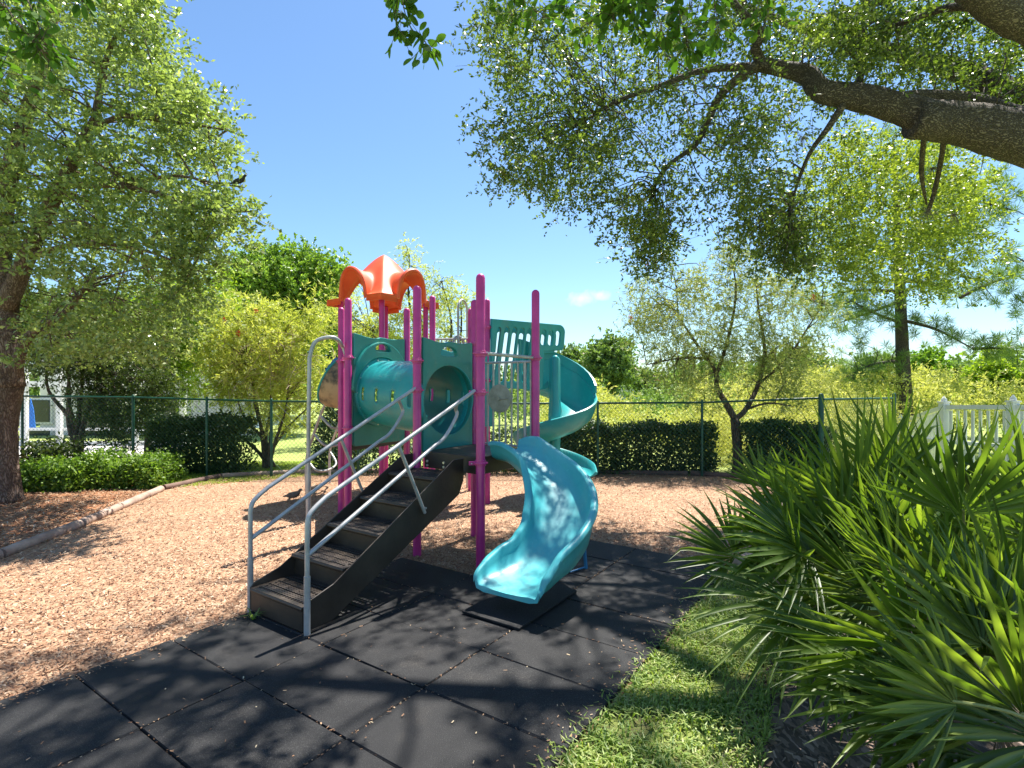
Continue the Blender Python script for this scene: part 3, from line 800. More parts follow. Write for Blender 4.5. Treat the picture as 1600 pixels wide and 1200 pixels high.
# orange roof: square plan, barrel arch through each side, pyramid peak
def roof():
    N = 72; hs = .60; He = 2.97; peak = .80
    vs = []; fs = []
    for i in range(N + 1):
        for j in range(N + 1):
            s = -1 + 2 * i / N; t = -1 + 2 * j / N
            rr = max(abs(s), abs(t)); mnr = min(abs(s), abs(t))
            pyr = peak * 1.06 * (1.06 - (.5 * rr + .5 * math.sqrt(rr * rr + mnr * mnr + .13)) ** 1.22)
            w = .47
            arch = lambda q, l: (.47 - .03 * (1 - abs(l))) * math.sqrt(max(0, 1 - (q / w) ** 2)) if abs(q) < w else 0
            z1, z2 = arch(t, s), arch(s, t)
            k = 22.0
            z = math.log(math.exp(k * pyr) + math.exp(k * z1) + math.exp(k * z2) + math.exp(k * .03)) / k - .04
            # the barrels end a little outside the corners' edge
            bul = 1 + (.10 * max(0, 1 - (mnr / w) ** 2) if rr > .8 and mnr < w else 0) * (rr - .8) / .2
            p = ne(RC[0] + s * hs * bul, RC[1] + t * hs * bul, He + z)
            vs.append(p)
    for i in range(N):
        for j in range(N):
            a = i * (N + 1) + j
            fs.append((a, a + N + 1, a + N + 2, a + 1))
    # skirt at the four corners
    mb = MB(); mb.add(vs, fs)
    def skirt(seq):
        o = len(mb.v)
        for idx in seq:
            mb.v.append(mb.v[idx])
        for idx in seq:
            v = mb.v[idx]; mb.v.append((v[0], v[1], v[2] - .085))
        n = len(seq)
        for a in range(n - 1): mb.f.append((o + a, o + a + 1, o + n + a + 1, o + n + a))
    W = N + 1
    m = int(N * .25)
    for (ci, cj) in ((0, 0), (0, N), (N, 0), (N, N)):
        di = 1 if ci == 0 else -1; dj = 1 if cj == 0 else -1
        seq = [(ci + di * q) * W + cj for q in range(m, -1, -1)] + [ci * W + (cj + dj * q) for q in range(1, m + 1)]
        skirt(seq)
    bm = bmesh.new(); me = bpy.data.meshes.new('roof'); me.from_pydata(mb.v, [], mb.f); bm.from_mesh(me)
    bmesh.ops.remove_doubles(bm, verts=bm.verts, dist=.0005); bmesh.ops.recalc_face_normals(bm, faces=bm.faces); bm.to_mesh(me); bm.free()
    o = link('roof', me, M['orange'], PS, angle=50)
    s_ = o.modifiers.new('solid', 'SOLIDIFY'); s_.thickness = .03; s_.offset = 0
    # rolled rim around each arch mouth
    for sgn in (-1, 1):
        for ax_ in (0, 1):
            mb2 = MB(); path = []
            for k in range(25):
                a = math.pi * k / 24
                q = .47 * math.cos(a); z = .45 * math.sin(a) - .01
                bul = 1 + .10 * max(0, 1 - (q / .47) ** 2)
                s, t = (sgn * bul, q * bul) if ax_ == 0 else (q * bul, sgn * bul)
                path.append(ne(RC[0] + s * hs, RC[1] + t * hs, He + z))
            mb2.tube(path, .034, 8); mb2.build('arch_rim', M['orange'], o)
roof()

# stairs: boot-shaped stringers, perforated treads, handrails
N0, N1 = -3.84, -3.20          # left and right stringer lines (n)
E0, E1s = 2.20, 3.86
stairs = MB()
zt = .17
def stringer(nn):
    prof = [(E0, .05), (E0 + .04, .042), (E0 + .22, .045), (E1s - .06, .70), (E1s, .82), (E1s, DB - .02), (E1s - .14, DB - .02), (E0 + .24, .30), (E0 + .03, .24), (E0, .21)]
    if nn < -3.5: prof[2] = (E0 + .16, .06); prof[3] = (E1s - .06, .78); prof[4] = (E1s, .86)
    mb = MB(); m = len(prof)
    for d in (-.006, .006):
        for e, z in prof: mb.v.append(tuple(ne(nn + d, e, z)))
    mb.f = [tuple(range(m)), tuple(reversed(range(m, 2 * m)))] + [(i, i + m, (i + 1) % m + m, (i + 1) % m) for i in range(m)]
    return mb
st_o = part(stringer(N1), 'stairs', M['steel_dark'], smooth=False, bevel=.004)
o_ = stringer(N0).build('stringer', M['steel_dark'], st_o, smooth=False, bevel=.004)
nst = 5
for k in range(nst):
    z = .205 + k * (DB - .205) / nst
    e = E0 + .0 + k * (E1s - E0) / nst
    dpt = .36
    w = N1 - N0 - .02
    holes = []
    nx, ny = 17, 8
    for a in range(nx):
        for b in range(ny):
            x = .04 + (w - .08) * (a + (.5 if b % 2 else 0)) / (nx - .5); y = .05 + (dpt - .10) * b / (ny - 1)
            holes.append(circle(x, y, .0145, n=6))
    tr = plate('tread', [[(0, 0), (w, 0), (w, dpt), (0, dpt)]] + holes, .012, frame(ne(N0 + .01, e, z), V, U), M['steel_dark'], st_o, .002)
    nb = MB(); nb.tube([ne(N0 + .012, e + .012, z - .012), ne(N1 - .012, e + .012, z - .012)], .018, 10)
    nb.box(ne((N0 + N1) / 2, e + .030, z - .085), (w, .006, .155), Matrix.Rotation(ang_n, 3, 'Z'))
    nb.build('nosing', M['steel_dark'], st_o)
rb_ = MB(); rb_.box(ne((N0 + N1) / 2, E0 + .006, .12), (N1 - N0 - .02, .008, .15), Matrix.Rotation(ang_n, 3, 'Z'))
rb_.build('riser', M['steel_dark'], st_o, smooth=False)
bt = MB()
for a, z in ((.12, .93), (.12, .89), (.33, .93), (.33, .89), (.55, .93), (.55, .89)):
    q = ne(N0 + a + .08, E1s + .0, z + .03); bt = MB(); bt.tube([q, q - U * .012], .012, 8)
    bt.build('bolt', M['bolt'], st_o)

def rail(side_n, post_top, end_pt, low_end):
    r_ = .0165
    foot = ne(side_n, E0 + .015, .0)
    top0 = ne(side_n, E0 + .015, .76)
    sl = [foot, ne(side_n, E0 + .015, .40), top0, ne(side_n, E0 + .03, .82), ne(side_n, E0 + .075, .865), ne(side_n, E0 + .16, .92)]
    P = [foot, ne(side_n, E0 + .015, .40)] + catmull(sl[2:], 5)
    P += [end_pt]
    mb = MB(); mb.tube(P, r_, 12)
    mb.tube([foot, ne(side_n, E0 + .015, .42)], r_ + .005, 12)
    o = part(mb, 'handrail', M['galv'])
    # lower rail, bending up to meet the upper one near the platform
    sA = ne(side_n, E0 + .02, .56)
    sB = ne(side_n, E1s - .27, DB + .02 + .18)
    lo = MB()
    up_at = lambda e: (sl[-1] + (end_pt - sl[-1]) * ((e - (E0 + .16)) / (E1s - E0 - .16)))
    j1 = up_at(E1s - .22)
    path = [sA, sB - (sB - sA) * .1, sB, ne(side_n, E1s - .12, sB.z + .17), ne(side_n, E1s - .13, sB.z + .24), Vector((j1.x, j1.y, j1.z))]
    lo.tube([path[0]] + catmull(path[1:], 6), r_ * .95, 12)
    lo.build('lower_rail', M['galv'], o)
    # slanting brace from the upper rail to the stringer
    bA = up_at(E0 + .80); bB = ne(side_n + (.015 if side_n > -3.5 else -.015), E0 + 1.12, .63)
    b3 = MB(); b3.tube([bA, bB], r_ * .85, 10); b3.tube([bB + Vector((0, 0, .04)), bB + V * .014 + Vector((0, 0, .04))], .01, 6)
    b3.build('brace', M['galv'], o)
rail(N1 + .022, .86, P1 + Vector((-.05, -.03, 1.64)), 0)
rail(N0 - .022, .86, P2 + Vector((-.01, -.03, 1.66)), 0)

# bar over the slide entrance
mb = MB(); mb.tube([P1 + ZZ * 1.975, Q1_ + ZZ * 1.965], .017, 12); part(mb, 'entrance_bar', M['galv'])
# barred barrier with a round steering disc
bb = MB()
ua = (Q1_ - P4).normalized(); La = (Q1_ - P4).length
off = -U * .0
for z in (1.93, 1.05):
    bb.tube([P4 + ua * .11 + ZZ * z, Q1_ - ua * .05 + ZZ * z], .013, 10)
for k in range(9):
    t = .11 + (La - .17) * k / 8
    bb.tube([P4 + ua * t + ZZ * 1.05, P4 + ua * t + ZZ * 1.93], .011, 8)
bb.tube([Q1_ - ua * .10 - U * .05 + ZZ * 1.02, Q1_ - ua * .10 - U * .05 + ZZ * 1.93], .014, 10)
bar_o = part(bb, 'barred_barrier', M['galv'])
dc = P4 + ua * .40 + ZZ * 1.545 - U * .05
dm = MB(); dm.tube([dc + U * .02, dc + U * .012, dc, dc - U * .004, dc - U * .005], [.125, .148, .15, .138, .132], 40)
dd = dm.build('steering_disc', M['greyplastic'], bar_o, angle=30)
hb = MB()
hb.tube([dc - U * .004, dc - U * .024], .022, 16)
for a in (0, math.pi):
    hb.tube([dc - U * .008 + (ua * math.cos(a)) * .02, dc - U * .008 + (ua * math.cos(a)) * .115], .006, 6)
hb.build('hub', M['greyplastic'], dd)

# ---- front slide
def chute(name, C, Hd, widths, hl, hr, mat, thick=.018, n=8, lip=.022):
    """C: centre points (x,y,z of the bed); Hd: None -> heading from the curve; widths, wall heights per station"""
    P = catmull(C, n); m = len(P)
    tt = np.linspace(0, 1, m); ts = np.linspace(0, 1, len(C))
    w = np.interp(tt, ts, widths); a = np.interp(tt, ts, hl); b = np.interp(tt, ts, hr)
    rings = []
    for i in range(m):
        T = (P[min(i + 1, m - 1)] - P[max(i - 1, 0)]); T.z = 0
        if Hd is not None and i < 2 * n:
            k = 1 - i / (2 * n); T = T.normalized() * (1 - k) + Vector(Hd) * k
        T.normalize(); s = Vector((T.y, -T.x, 0))          # right of travel
        hw = w[i] / 2
        prof = []
        L_, R_ = a[i], b[i]
        def side(sg, h):
            hh = max(h, .03); z_ = min(1, hh / .14)
            return [(x if abs(x) < hw - .03 else sg * (hw - .03 + (abs(x) - hw + .03) * z_), (z - hh) * z_ + hh if z > hh * .7 else z * (1 if hh > .12 or z > .02 else z_)) for x, z in [(sg * (hw + .050), hh - .030), (sg * (hw + .048), hh - .008), (sg * (hw + .028), hh + .006), (sg * (hw - .002), hh + .002), (sg * (hw - .014), hh - .014),
                    (sg * (hw - .020), hh * .62), (sg * (hw - .045), hh * .26), (sg * (hw - .10), .020), (sg * (hw - .17), .0)]]
        left = side(-1, L_); right = side(1, R_)
        inner = left + [(0, -.004)] + right[::-1]
        outer = []
        for (x, z) in (right[::-1][::-1]):
            pass
        kk = lambda q_: min(1, q_ / .14)
        o_k = kk(min(R_, L_))
        ro = [(hw - .03 + .06 * o_k, R_ - .022 * kk(R_)), (hw - .03 + .044 * o_k, R_ * .60 - .02), (hw - .03 + .018 * o_k, R_ * .22 - .028), (hw - .09, -.034), (hw - .18, -.034)]
        lo_ = [(-x, (z if q > 2 else (L_ - .022 * kk(L_), L_ * .60 - .02, L_ * .22 - .028)[q])) for q, (x, z) in enumerate(ro)]
        prof = inner + ro + lo_[::-1]
        rings.append([P[i] + s * x + ZZ * z for x, z in prof])
    mb = MB(); k = len(rings[0])
    for r_ in rings: mb.v += [tuple(p) for p in r_]
    for i in range(m - 1):
        for j in range(k):
            j2 = (j + 1) % k
            mb.f.append((i * k + j, i * k + j2, (i + 1) * k + j2, (i + 1) * k + j))
    # ends: strip between inner and outer
    def endcap(o, flip):
        q = list(range(k)); ni = 17
        inn = q[:ni]; out = q[ni:][::-1]
        # triangulate by walking
        idx = [o + z for z in q]
        mb.f.append(tuple(idx if flip else reversed(idx)))
    endcap(0, False); endcap((m - 1) * k, True)
    me = bpy.data.meshes.new(name); me.from_pydata(mb.v, [], mb.f)
    bm = bmesh.new(); bm.from_mesh(me)
    ng = [f for f in bm.faces if len(f.verts) > 4]
    bmesh.ops.triangulate(bm, faces=ng); bmesh.ops.recalc_face_normals(bm, faces=bm.faces); bm.to_mesh(me); bm.free()
    o = link(name, me, mat, PS, angle=55)
    return o, P
C_ = [Vector((-.06, 5.20, 1.03)), Vector((.10, 5.09, .99)), Vector((.32, 4.88, .80)), Vector((.405, 4.63, .60)), Vector((.375, 4.38, .43)), Vector((.26, 4.20, .31)), Vector((.11, 4.06, .25)), Vector((.00, 3.94, .235)), Vector((-.045, 3.875, .215))]
sl_o, sp = chute('slide', C_, (.83, -.55, 0), [.48, .50, .50, .50, .52, .54, .55, .56, .57],
                 [.12, .19, .20, .25, .27, .26, .21, .12, .05], [.14, .17, .22, .21, .21, .20, .18, .11, .05], M['slide'])
# leg under the slide
mb = MB(); lp = gr(916, 894)
mb.tube([(lp.x, lp.y, .0), (lp.x - .03, lp.y + .02, .42)], .016, 10)
mb.tube([(lp.x - .16, lp.y - .10, .035), (lp.x, lp.y, .05)], .008, 8)
mb.build('leg', m_plain('blue_leg_paint', [(.3, (.02, .17, .36)), (.7, (.03, .22, .42))], 6, .4, bs=0), sl_o)

# ---- spiral slide
SC = Vector((.64, 8.15, 0)); RO, RI = .60, .10
def spiral():
    th0, th1 = 165, -365
    n = 110
    rings = []
    for i in range(n + 1):
        t = i / n
        a = R(th0 + (th1 - th0) * t)
        fl = 1.66 - .20 * min(1, t / .05) * t * 2 - (1.34) * (t ** .92)
        fl = np.interp(t, [0, .08, .31, .48, .65, .82, .97, 1], [1.64, 1.58, 1.20, .96, .72, .50, .32, .31])
        oh = np.interp(t, [0, .14, .22, .31, .40, .5, .97, 1], [.50, .60, .52, .31, .28, .27, .17, .08])
        d = Vector((math.cos(a), math.sin(a), 0))
        pr = [(RO + .03, oh - .03), (RO + .03, oh - .005), (RO + .01, oh + .006), (RO - .015, oh - .01), (RO - .03, oh * .6), (RO - .07, oh * .25), (RO - .16, .03), (RO - .32, 0.02), (RI + .06, .05), (RI, .12),
              (RI, .02), (RI + .06, -.02), (RO - .32, -.035), (RO - .14, -.03), (RO - .04, oh * .2), (RO + .005, oh * .6 - .01)]
        rings.append([SC + d * x + ZZ * (fl + z) for x, z in pr])
    mb = MB(); k = len(rings[0])
    for r_ in rings: mb.v += [tuple(p) for p in r_]
    for i in range(n):
        for j in range(k):
            j2 = (j + 1) % k
            mb.f.append((i * k + j, (i + 1) * k + j, (i + 1) * k + j2, i * k + j2))
    mb.f.append(tuple(range(k))); mb.f.append(tuple(reversed(range(n * k, (n + 1) * k))))
    me = bpy.data.meshes.new('spiral_slide'); me.from_pydata(mb.v, [], mb.f)
    bm = bmesh.new(); bm.from_mesh(me)
    bmesh.ops.triangulate(bm, faces=[f for f in bm.faces if len(f.verts) > 4]); bmesh.ops.recalc_face_normals(bm, faces=bm.faces)
    bm.to_mesh(me); bm.free()
    o = link('spiral_slide', me, M['teal'], PS, angle=50)
    cm = MB(); cm.tube([SC + ZZ * .0, SC + ZZ * .3, SC + ZZ * 1.2, SC + ZZ * 1.5, SC + ZZ * 2.05], [.055, .06, .10, .085, .08], 20, dome=True)
    cm.build('column', M['teal'], o)
    return o
spo = spiral()
# exit flap of the spiral
e0 = SC + Vector((.30, -.30, 0))
# slotted side panels of the spiral's entrance
def slotted(p0, p1, ztop0, ztop1, zb, name='slotted_panel', n=9, short=3, th=.05):
    u = (p1 - p0); u.z = 0; L = u.length; u.normalize()
    hL = ztop0 - zb
    zb2 = hL - .40                                          # lower edge steps up at the right end
    dz = ztop1 - ztop0
    xs = L * .66
    out = [(0, 0), (xs, -.02), (xs + .03, .02), (xs + .05, zb2 - .03), (L - .05, zb2 - .01), (L - .02, zb2 + .04)]
    for k in range(7):
        a = R(0 + 90 * k / 6); out.append((L - .11 + .11 * math.cos(a) + .0, hL + dz - .11 + .11 * math.sin(a)))
    out += [(0, hL)]
    loops = [out]
    for k in range(n):
        x = L * (.085 + .90 * k / n) + .02
        top = hL + dz * x / L - .14
        lo = .13 if k < n - short else zb2 + .10
        sk = .10 * (top - lo) / .7
        loops.append(slot(x - sk, lo, x, top, .042))
    return plate(name, loops, th, frame(Vector((p0.x, p0.y, zb)), u, ZZ), M['teal'], PS, .012)
SP0 = Vector((C62.x + .05, C62.y - .02, 0)); SP1 = Vector((.80, 8.32, 0))
slotted(SP0, SP1, 2.62, 2.60, 1.64)
offp = Vector((-.12, .55, 0))
slotted(SP0 + offp, SP1 + offp * .8, 2.60, 2.58, 1.64)
# hood wall between the panel and the chute
hw = []
for k in range(13):
    a = R(150 - 150 * k / 12)
    hw.append(a)
mb = MB(); n_ = len(hw)
for rr in (RO + .028, RO - .002):
    for zsel in (0, 1):
        for k, a in enumerate(hw):
            t = k / (n_ - 1)
            top = 2.40 - .72 * t ** 1.6; bot = 1.72 - .16 * t
            mb.v.append(tuple(SC + Vector((math.cos(a), math.sin(a), 0)) * rr + ZZ * (top if zsel else bot)))
for k in range(n_ - 1):
    a, b, c_, d = k, k + n_, k + 2 * n_, k + 3 * n_
    mb.f += [(a, a + 1, b + 1, b), (c_, d, d + 1, c_ + 1), (b, b + 1, d + 1, d), (a, c_, c_ + 1, a + 1)]
mb.f += [(0, n_, 3 * n_, 2 * n_), (n_ - 1, 3 * n_ - 1, 4 * n_ - 1, 2 * n_ - 1)]
part(mb, 'hood', M['teal'])
# moulded upright beside the column
mb = MB(); pp = at(868, 600, 7.75)
mb.tube([(pp.x, pp.y, 1.24), (pp.x, pp.y, 1.45), (pp.x, pp.y, 2.06)], [.075, .055, .05], 16, dome=True)
part(mb, 'moulded_upright', M['teal'])

# teal flared mouth of a second slide on the far left side
def flared():
    c = at(532, 601, 8.0); ax = Vector((-.78, .35, .50)).normalized()
    x = ax.cross(ZZ).normalized(); y = x.cross(ax).normalized(); n, m = 28, 9
    vs = []; rim = []
    for i in range(m + 1):
        b = math.pi / 2 * i / m
        for k in range(n):
            a = math.tau * k / n
            vs.append(c + ax * .12 + x * (.27 * math.cos(b) * math.cos(a)) + y * (.40 * math.cos(b) * math.sin(a)) - ax * (.42 * math.sin(b)))
    fs = [(i * n + k, i * n + (k + 1) % n, (i + 1) * n + (k + 1) % n, (i + 1) * n + k) for i in range(m) for k in range(n)]
    mb = MB(); mb.add(vs, fs); o = part(mb, 'flared_slide_mouth', M['tan'], angle=0)
    rm = MB(); rm.tube(vs[:n] + [vs[0]], .016, 8); rm.build('rim', M['teal'], o)
flared()
mb = MB()
fp0, fp1 = at(505, 578, 8.2), at(534, 563, 8.0)
mb.tube([at(516, 585, 7.9), at(530, 572, 7.9), at(540, 570, 8.2)], [.10, .13, .13], 16)
part(mb, 'slide', m_plain('blue_plastic', [(.3, (.02, .13, .38)), (.7, (.04, .18, .45))], 4, .4, bs=0))

# arch handle from the ground to the left tower
ft = gr(482, 849)
mb = MB()
P = [Vector((ft.x, ft.y, 0)), Vector((ft.x, ft.y, 1.2)), Vector((ft.x + .01, ft.y + .0, 1.98)), Vector((ft.x + .05, ft.y + .02, 2.13)), Vector((ft.x + .13, ft.y + .05, 2.19)), Vector((ft.x + .25, ft.y + .1, 2.20)), Vector((A1.x - .07, A1.y - .0, 2.14)), Vector((A1.x - .02, A1.y, 2.02))]
mb.tube([P[0], P[1]] + catmull(P[2:], 6), .021, 14)
mb.tube([P[0], P[0] + ZZ * .75], .027, 14)
part(mb, 'arch_handle', M['galv'])
# loop climber beyond it
fa, fb = gr(479, 773), gr(515.5, 756)
top_a, top_b = Vector((-2.62, 8.0, 1.62)), Vector((-2.45, 8.6, 1.62))
def crv(f, t):
    return catmull([f, f + Vector((.0, 0, .55)), f + (t - f) * .28 + ZZ * .55 * .9, f + (t - f) * .65 + ZZ * .30, t], 6)
ca, cb = crv(fa, top_a), crv(fb, top_b)
mb = MB(); mb.tube(ca, .02, 10); co = part(mb, 'loop_climber', M['galv'])
mb = MB(); mb.tube(cb, .02, 10); mb.build('side_rail', M['tan'] if False else M['galv'], co)
for t in (.27, .50, .70, .88):
    i = int(t * (len(ca) - 1)); a, b = ca[i], cb[i]
    d = Vector((-.28, -.22, -.05)) * .0 + Vector((.22, -.18, -.20))
    pth = [a, a + d * .75 + (b - a) * .05, a + d + (b - a) * .3, b + d + (a - b) * .3, b + d * .75 + (a - b) * .05, b]
    mb = MB(); mb.tube(catmull(pth, 5), .016, 10); mb.build('rung', M['galv'], co)
# handles and guard rail beyond the tube
def hoop(p0, p1, z0, z1, name='hoop_handle'):
    r_ = (p1 - p0).length / 2; c = (p0 + p1) / 2; u = (p1 - p0).normalized()
    P = [p0 + ZZ * z0, p0 + ZZ * (z1 - r_)]
    for k in range(1, 8):
        a = math.pi - math.pi * k / 8; P.append(c + u * r_ * math.cos(a) + ZZ * (z1 - r_ + r_ * math.sin(a)))
    P += [p1 + ZZ * (z1 - r_), p1 + ZZ * z0]
    mb = MB(); mb.tube(P, .019, 10); part(mb, name, M['galv'])
h0, h1 = at(716, 600, 8.6), at(730, 600, 8.9); h0.z = h1.z = 0
hoop(h0, h1, 0, 3.05)
h0, h1 = at(707, 600, 8.5), at(725, 600, 8.8); h0.z = h1.z = 0
hoop(h0, h1, 1.6, 2.46)
mb = MB()
g0, g1 = RP[1] + Vector((.03, .06, 0)), C35 + Vector((-.03, .02, 0))
mb.tube([g0 + ZZ * 2.42, g1 + ZZ * 2.42], .016, 10); mb.tube([g0 + ZZ * 1.75, g1 + ZZ * 1.75], .016, 10)
for k in range(1, 9): q = g0 + (g1 - g0) * (k / 9); mb.tube([q + ZZ * 1.75, q + ZZ * 2.42], .010, 6)
part(mb, 'guard_rail', M['galv'])
# solid panel low behind the tube (far side of left tower)
plate('side_panel', [[(0, 0), (.82, 0), (.82, 1.02), (.6, 1.08), (.2, 1.04), (0, 1.1)]], .04, frame(C76 + Vector((.05, 0, 1.1)), (C62 - C76), ZZ), M['teal'], PS, .008)
# ------------------------------------------------------------------ landscape timbers
def timber(p0, p1, r, mat, label, group, z=None, square=False, bands=0):
    d = (p1 - p0); L = d.length
    t = thing('landscape_timber', p0, label, 'timber', group) if False else None
    mb = MB()
    n = max(6, int(L / .12)); P = [p0 + d * (i / n) for i in range(n + 1)]
    P = [q + Vector((random.gauss(0, .003), random.gauss(0, .003), (z if z is not None else r * .75))) for q in P]
    mb.tube(P, [r * random.uniform(.96, 1.03) for _ in P], 4 if square else 14)
    o = mb.build('landscape_timber', mat, None, angle=50)
    return tag(o, label, 'timber', group)
gt = 'timbers edging the play area'
def edge_run(pts, r, mat, labels, seg):
    k = 0
    for a, b in zip(pts[:-1], pts[1:]):
        L = (b - a).length; m = max(1, round(L / seg))
        for i in range(m):
            p = a + (b - a) * (i / m); q = a + (b - a) * ((i + 1) / m); d = (q - p).normalized() * .012
            timber(p + d, q - d, r, mat, labels[min(k, len(labels) - 1)], gt); k += 1
edge_run([gr(-420, 1000), gr(0, 873)], .055, M['timber'], ['round weathered log at the left edge of the mulch, nearest the camera'], 9)
edge_run([gr(0, 873), gr(125, 824)], .055, M['timber'], ['round weathered log on the left of the mulch, second from the near end'], 9)
edge_run([gr(125, 824), gr(252, 768)], .055, M['timber'], ['round weathered log ending below the low shrubs on the left'], 9)
edge_run([gr(256, 766), gr(345, 747)], .05, M['timber_dark'], ['short dark timber at the bend near the left hedge'], 9)
edge_run([gr(345, 747), gr(455, 741)], .05, M['timber'], ['grey timber in front of the multi-stemmed bottlebrush'], 9)
edge_run([gr(455, 741), gr(742, 736.5)], .05, M['timber'], ['long grey timber at the back of the mulch behind the play structure'], 9)
edge_run([gr(742, 736.5), gr(1075, 743)], .05, M['timber_dark'], ['dark timber along the foot of the long clipped hedge'], 9)
edge_run([gr(1078, 743), gr(1238, 752)], .055, M['timber_dark'], ['dark timber ending at the right back corner of the mulch'], 9)
edge_run([gr(1238, 752), ne(-1.06, 5.75)], .045, M['timber'], ['pale timber running from the back corner towards the palmettos'], 9)
edge_run([ne(-1.08, 5.72), ne(-1.15, 5.34)], .05, M['timber'], ['short pale end timber at the corner of the rubber tiles'], 9)

# ------------------------------------------------------------------ fences
def chain_fence(pts, hs, label, posts_extra, thick=()):
    base = pts[0]
    t = thing('chain_link_fence', base, label, 'fence')
    mesh = MB()
    dia = .075; wr = .0022
    for (a, b, ha, hb) in zip(pts[:-1], pts[1:], hs[:-1], hs[1:]):
        d = b - a; L = d.length; u = d / L; nn = Vector((-u.y, u.x, 0))
        hh = min(ha, hb)
        topz = lambda s: ha + (hb - ha) * s / L
        k = -int(hh / dia) - 1
        while k * dia < L:
            for sg in (1, -1):
                s0, z0 = k * dia, .02; s1, z1 = s0 + (hh - .02), hh
                if s0 < 0: z0 += -s0; s0 = 0
                if s1 > L: z1 -= s1 - L; s1 = L
                if s1 - s0 < .02: continue
                if sg < 0: z0, z1 = hh + .02 - z0, hh + .02 - z1
                A = a + u * s0 + ZZ * z0 + nn * wr * sg; B = a + u * s1 + ZZ * z1 + nn * wr * sg
                mesh.tube([A, B], wr, 3, cap=False)
            k += 1
    mesh.build('wire_mesh', M['fence_green'], t, smooth=False)
    for (a, b, ha, hb) in zip(pts[:-1], pts[1:], hs[:-1], hs[1:]):
        r_ = MB(); r_.tube([a + ZZ * ha, b + ZZ * hb], .019, 8); r_.build('top_rail', M['fence_green'], t)
    for p, h, r0 in posts_extra:
        q = MB(); q.tube([p, p + ZZ * (h + .03)], r0, 12, dome=True); q.build('post', M['fence_green'], t)
def fp(px, Y): return Vector(((px - 800) / F * Y, Y, 0))
def fh(py, Y): return H + (600 - py) / F * Y
L0, L1, L2, L3, L4 = fp(-180, 10.4), fp(35, 10.3), fp(208, 10.1), fp(424, 9.95), fp(560, 9.95)
chain_fence([L0, L1, L2, L3, L4, fp(735, 10.0), fp(934, 10.05), fp(1097, 10.0), fp(1283, 9.5)],
            [fh(617, 10.4), fh(619, 10.3), fh(621, 10.1), fh(627, 9.95), fh(628, 9.95), fh(631, 10), fh(630, 10.05), fh(629, 10), fh(622, 9.5)],
            'long green chain-link fence crossing behind the play structure',
            [(L1, fh(619, 10.3), .022), (L2, fh(621, 10.1), .024), (fp(323, 10.0), fh(624, 10.0), .022), (L3, fh(627, 9.95), .024), (L4, fh(628, 9.95), .022), (fp(735, 10), fh(631, 10), .022), (fp(934, 10.05), fh(630, 10.05), .022), (fp(1097, 10), fh(629, 10), .024), (fp(1283, 9.5), fh(621, 9.5), .045)])
Rz = fp(1287, 9.46)
chain_fence([Rz, fp(1397, 10.8)], [fh(624, 9.46), fh(622, 10.8)], 'short green chain-link panel between the thick green post and the pine',
            [(fp(1397, 10.8), fh(619, 10.8), .035)])
# white vinyl picket fence
wf = thing('picket_fence', fp(1475, 9.2), 'white vinyl picket fence with pointed post caps behind the palmettos', 'fence')
wp = [(fp(1407, 12.6), fh(654, 12.6), .05), (fp(1475, 9.3), fh(629, 9.3), .055), (fp(1583, 8.3), fh(628, 8.3), .055), (fp(1725, 7.4), fh(629, 7.4), .055)]
for p, h, w in wp:
    q = MB(); q.box(p + ZZ * (h / 2), (w * 2, w * 2, h)); q.box(p + ZZ * (h + .008), (w * 2.5, w * 2.5, .022))
    q.tube([p + ZZ * (h + .015), p + ZZ * (h + .03), p + ZZ * (h + .055), p + ZZ * (h + .085), p + ZZ * (h + .11)], [w * .6, w * .8, w * .75, w * .4, .005], 12)
    q.build('post', M['white'], wf, angle=30)
for (p, h, _), (q2, h2, _2) in zip(wp[:-1], wp[1:]):
    ha, hb = h - .08, h2 - .08
    d = q2 - p; L = d.length; u = d / L; a = math.atan2(u.y, u.x)
    nn = Vector((-u.y, u.x, 0)) * .03
    for zz, th in ((1.0, .07), (.55, .06), (.12, .08)):
        A, B = p + ZZ * ha * zz, q2 + ZZ * hb * zz
        r_ = MB(); r_.add([A - nn - ZZ * th / 2, A + nn - ZZ * th / 2, A + nn + ZZ * th / 2, A - nn + ZZ * th / 2, B - nn - ZZ * th / 2, B + nn - ZZ * th / 2, B + nn + ZZ * th / 2, B - nn + ZZ * th / 2],
               [(0, 1, 2, 3), (7, 6, 5, 4), (0, 4, 5, 1), (1, 5, 6, 2), (2, 6, 7, 3), (3, 7, 4, 0)])
        r_.build('rail', M['white'], wf, smooth=False)
    n = int(L / .105)
    for k in range(1, n):
        s = L * k / n; hh = ha + (hb - ha) * k / n
        r2 = MB(); r2.box(p + u * s + ZZ * (hh * .53), (.042, .02, hh * .86), Matrix.Rotation(a, 3, 'Z')); r2.build('picket', M['white'], wf, smooth=False)

# ------------------------------------------------------------------ buildings
def bx(parent, name, c, d, mat, bevel=0):
    q = MB(); q.box(c, d); return q.build(name, mat, parent, smooth=False, bevel=bevel)
eb = thing('screened_porch', (-12.5, 15.2, 0), 'white framed screened porch of a pale house behind the left shrubs', 'porch')
Yb = 15.0
def X_(px, Y=Yb): return (px - 800) / F * Y
def Z_(py, Y=Yb): return H + (600 - py) / F * Y
for px, w in ((-60, .15), (38, .17), (93, .13), (212, .10), (286, .14)):
    bx(eb, 'post', (X_(px), Yb, 1.0 + .45), (w, .1, 2.9), M['white'])
bx(eb, 'top_beam', (X_(110), Yb + .06, Z_(600)), (X_(290) - X_(-80), .1, .16), M['white'])
bx(eb, 'top_beam', (X_(110), Yb + .06, 2.85), (X_(290) - X_(-80), .1, .2), M['white'])
bx(eb, 'rail', (X_(110), Yb + .06, Z_(671)), (X_(290) - X_(-80), .06, .07), M['white'])
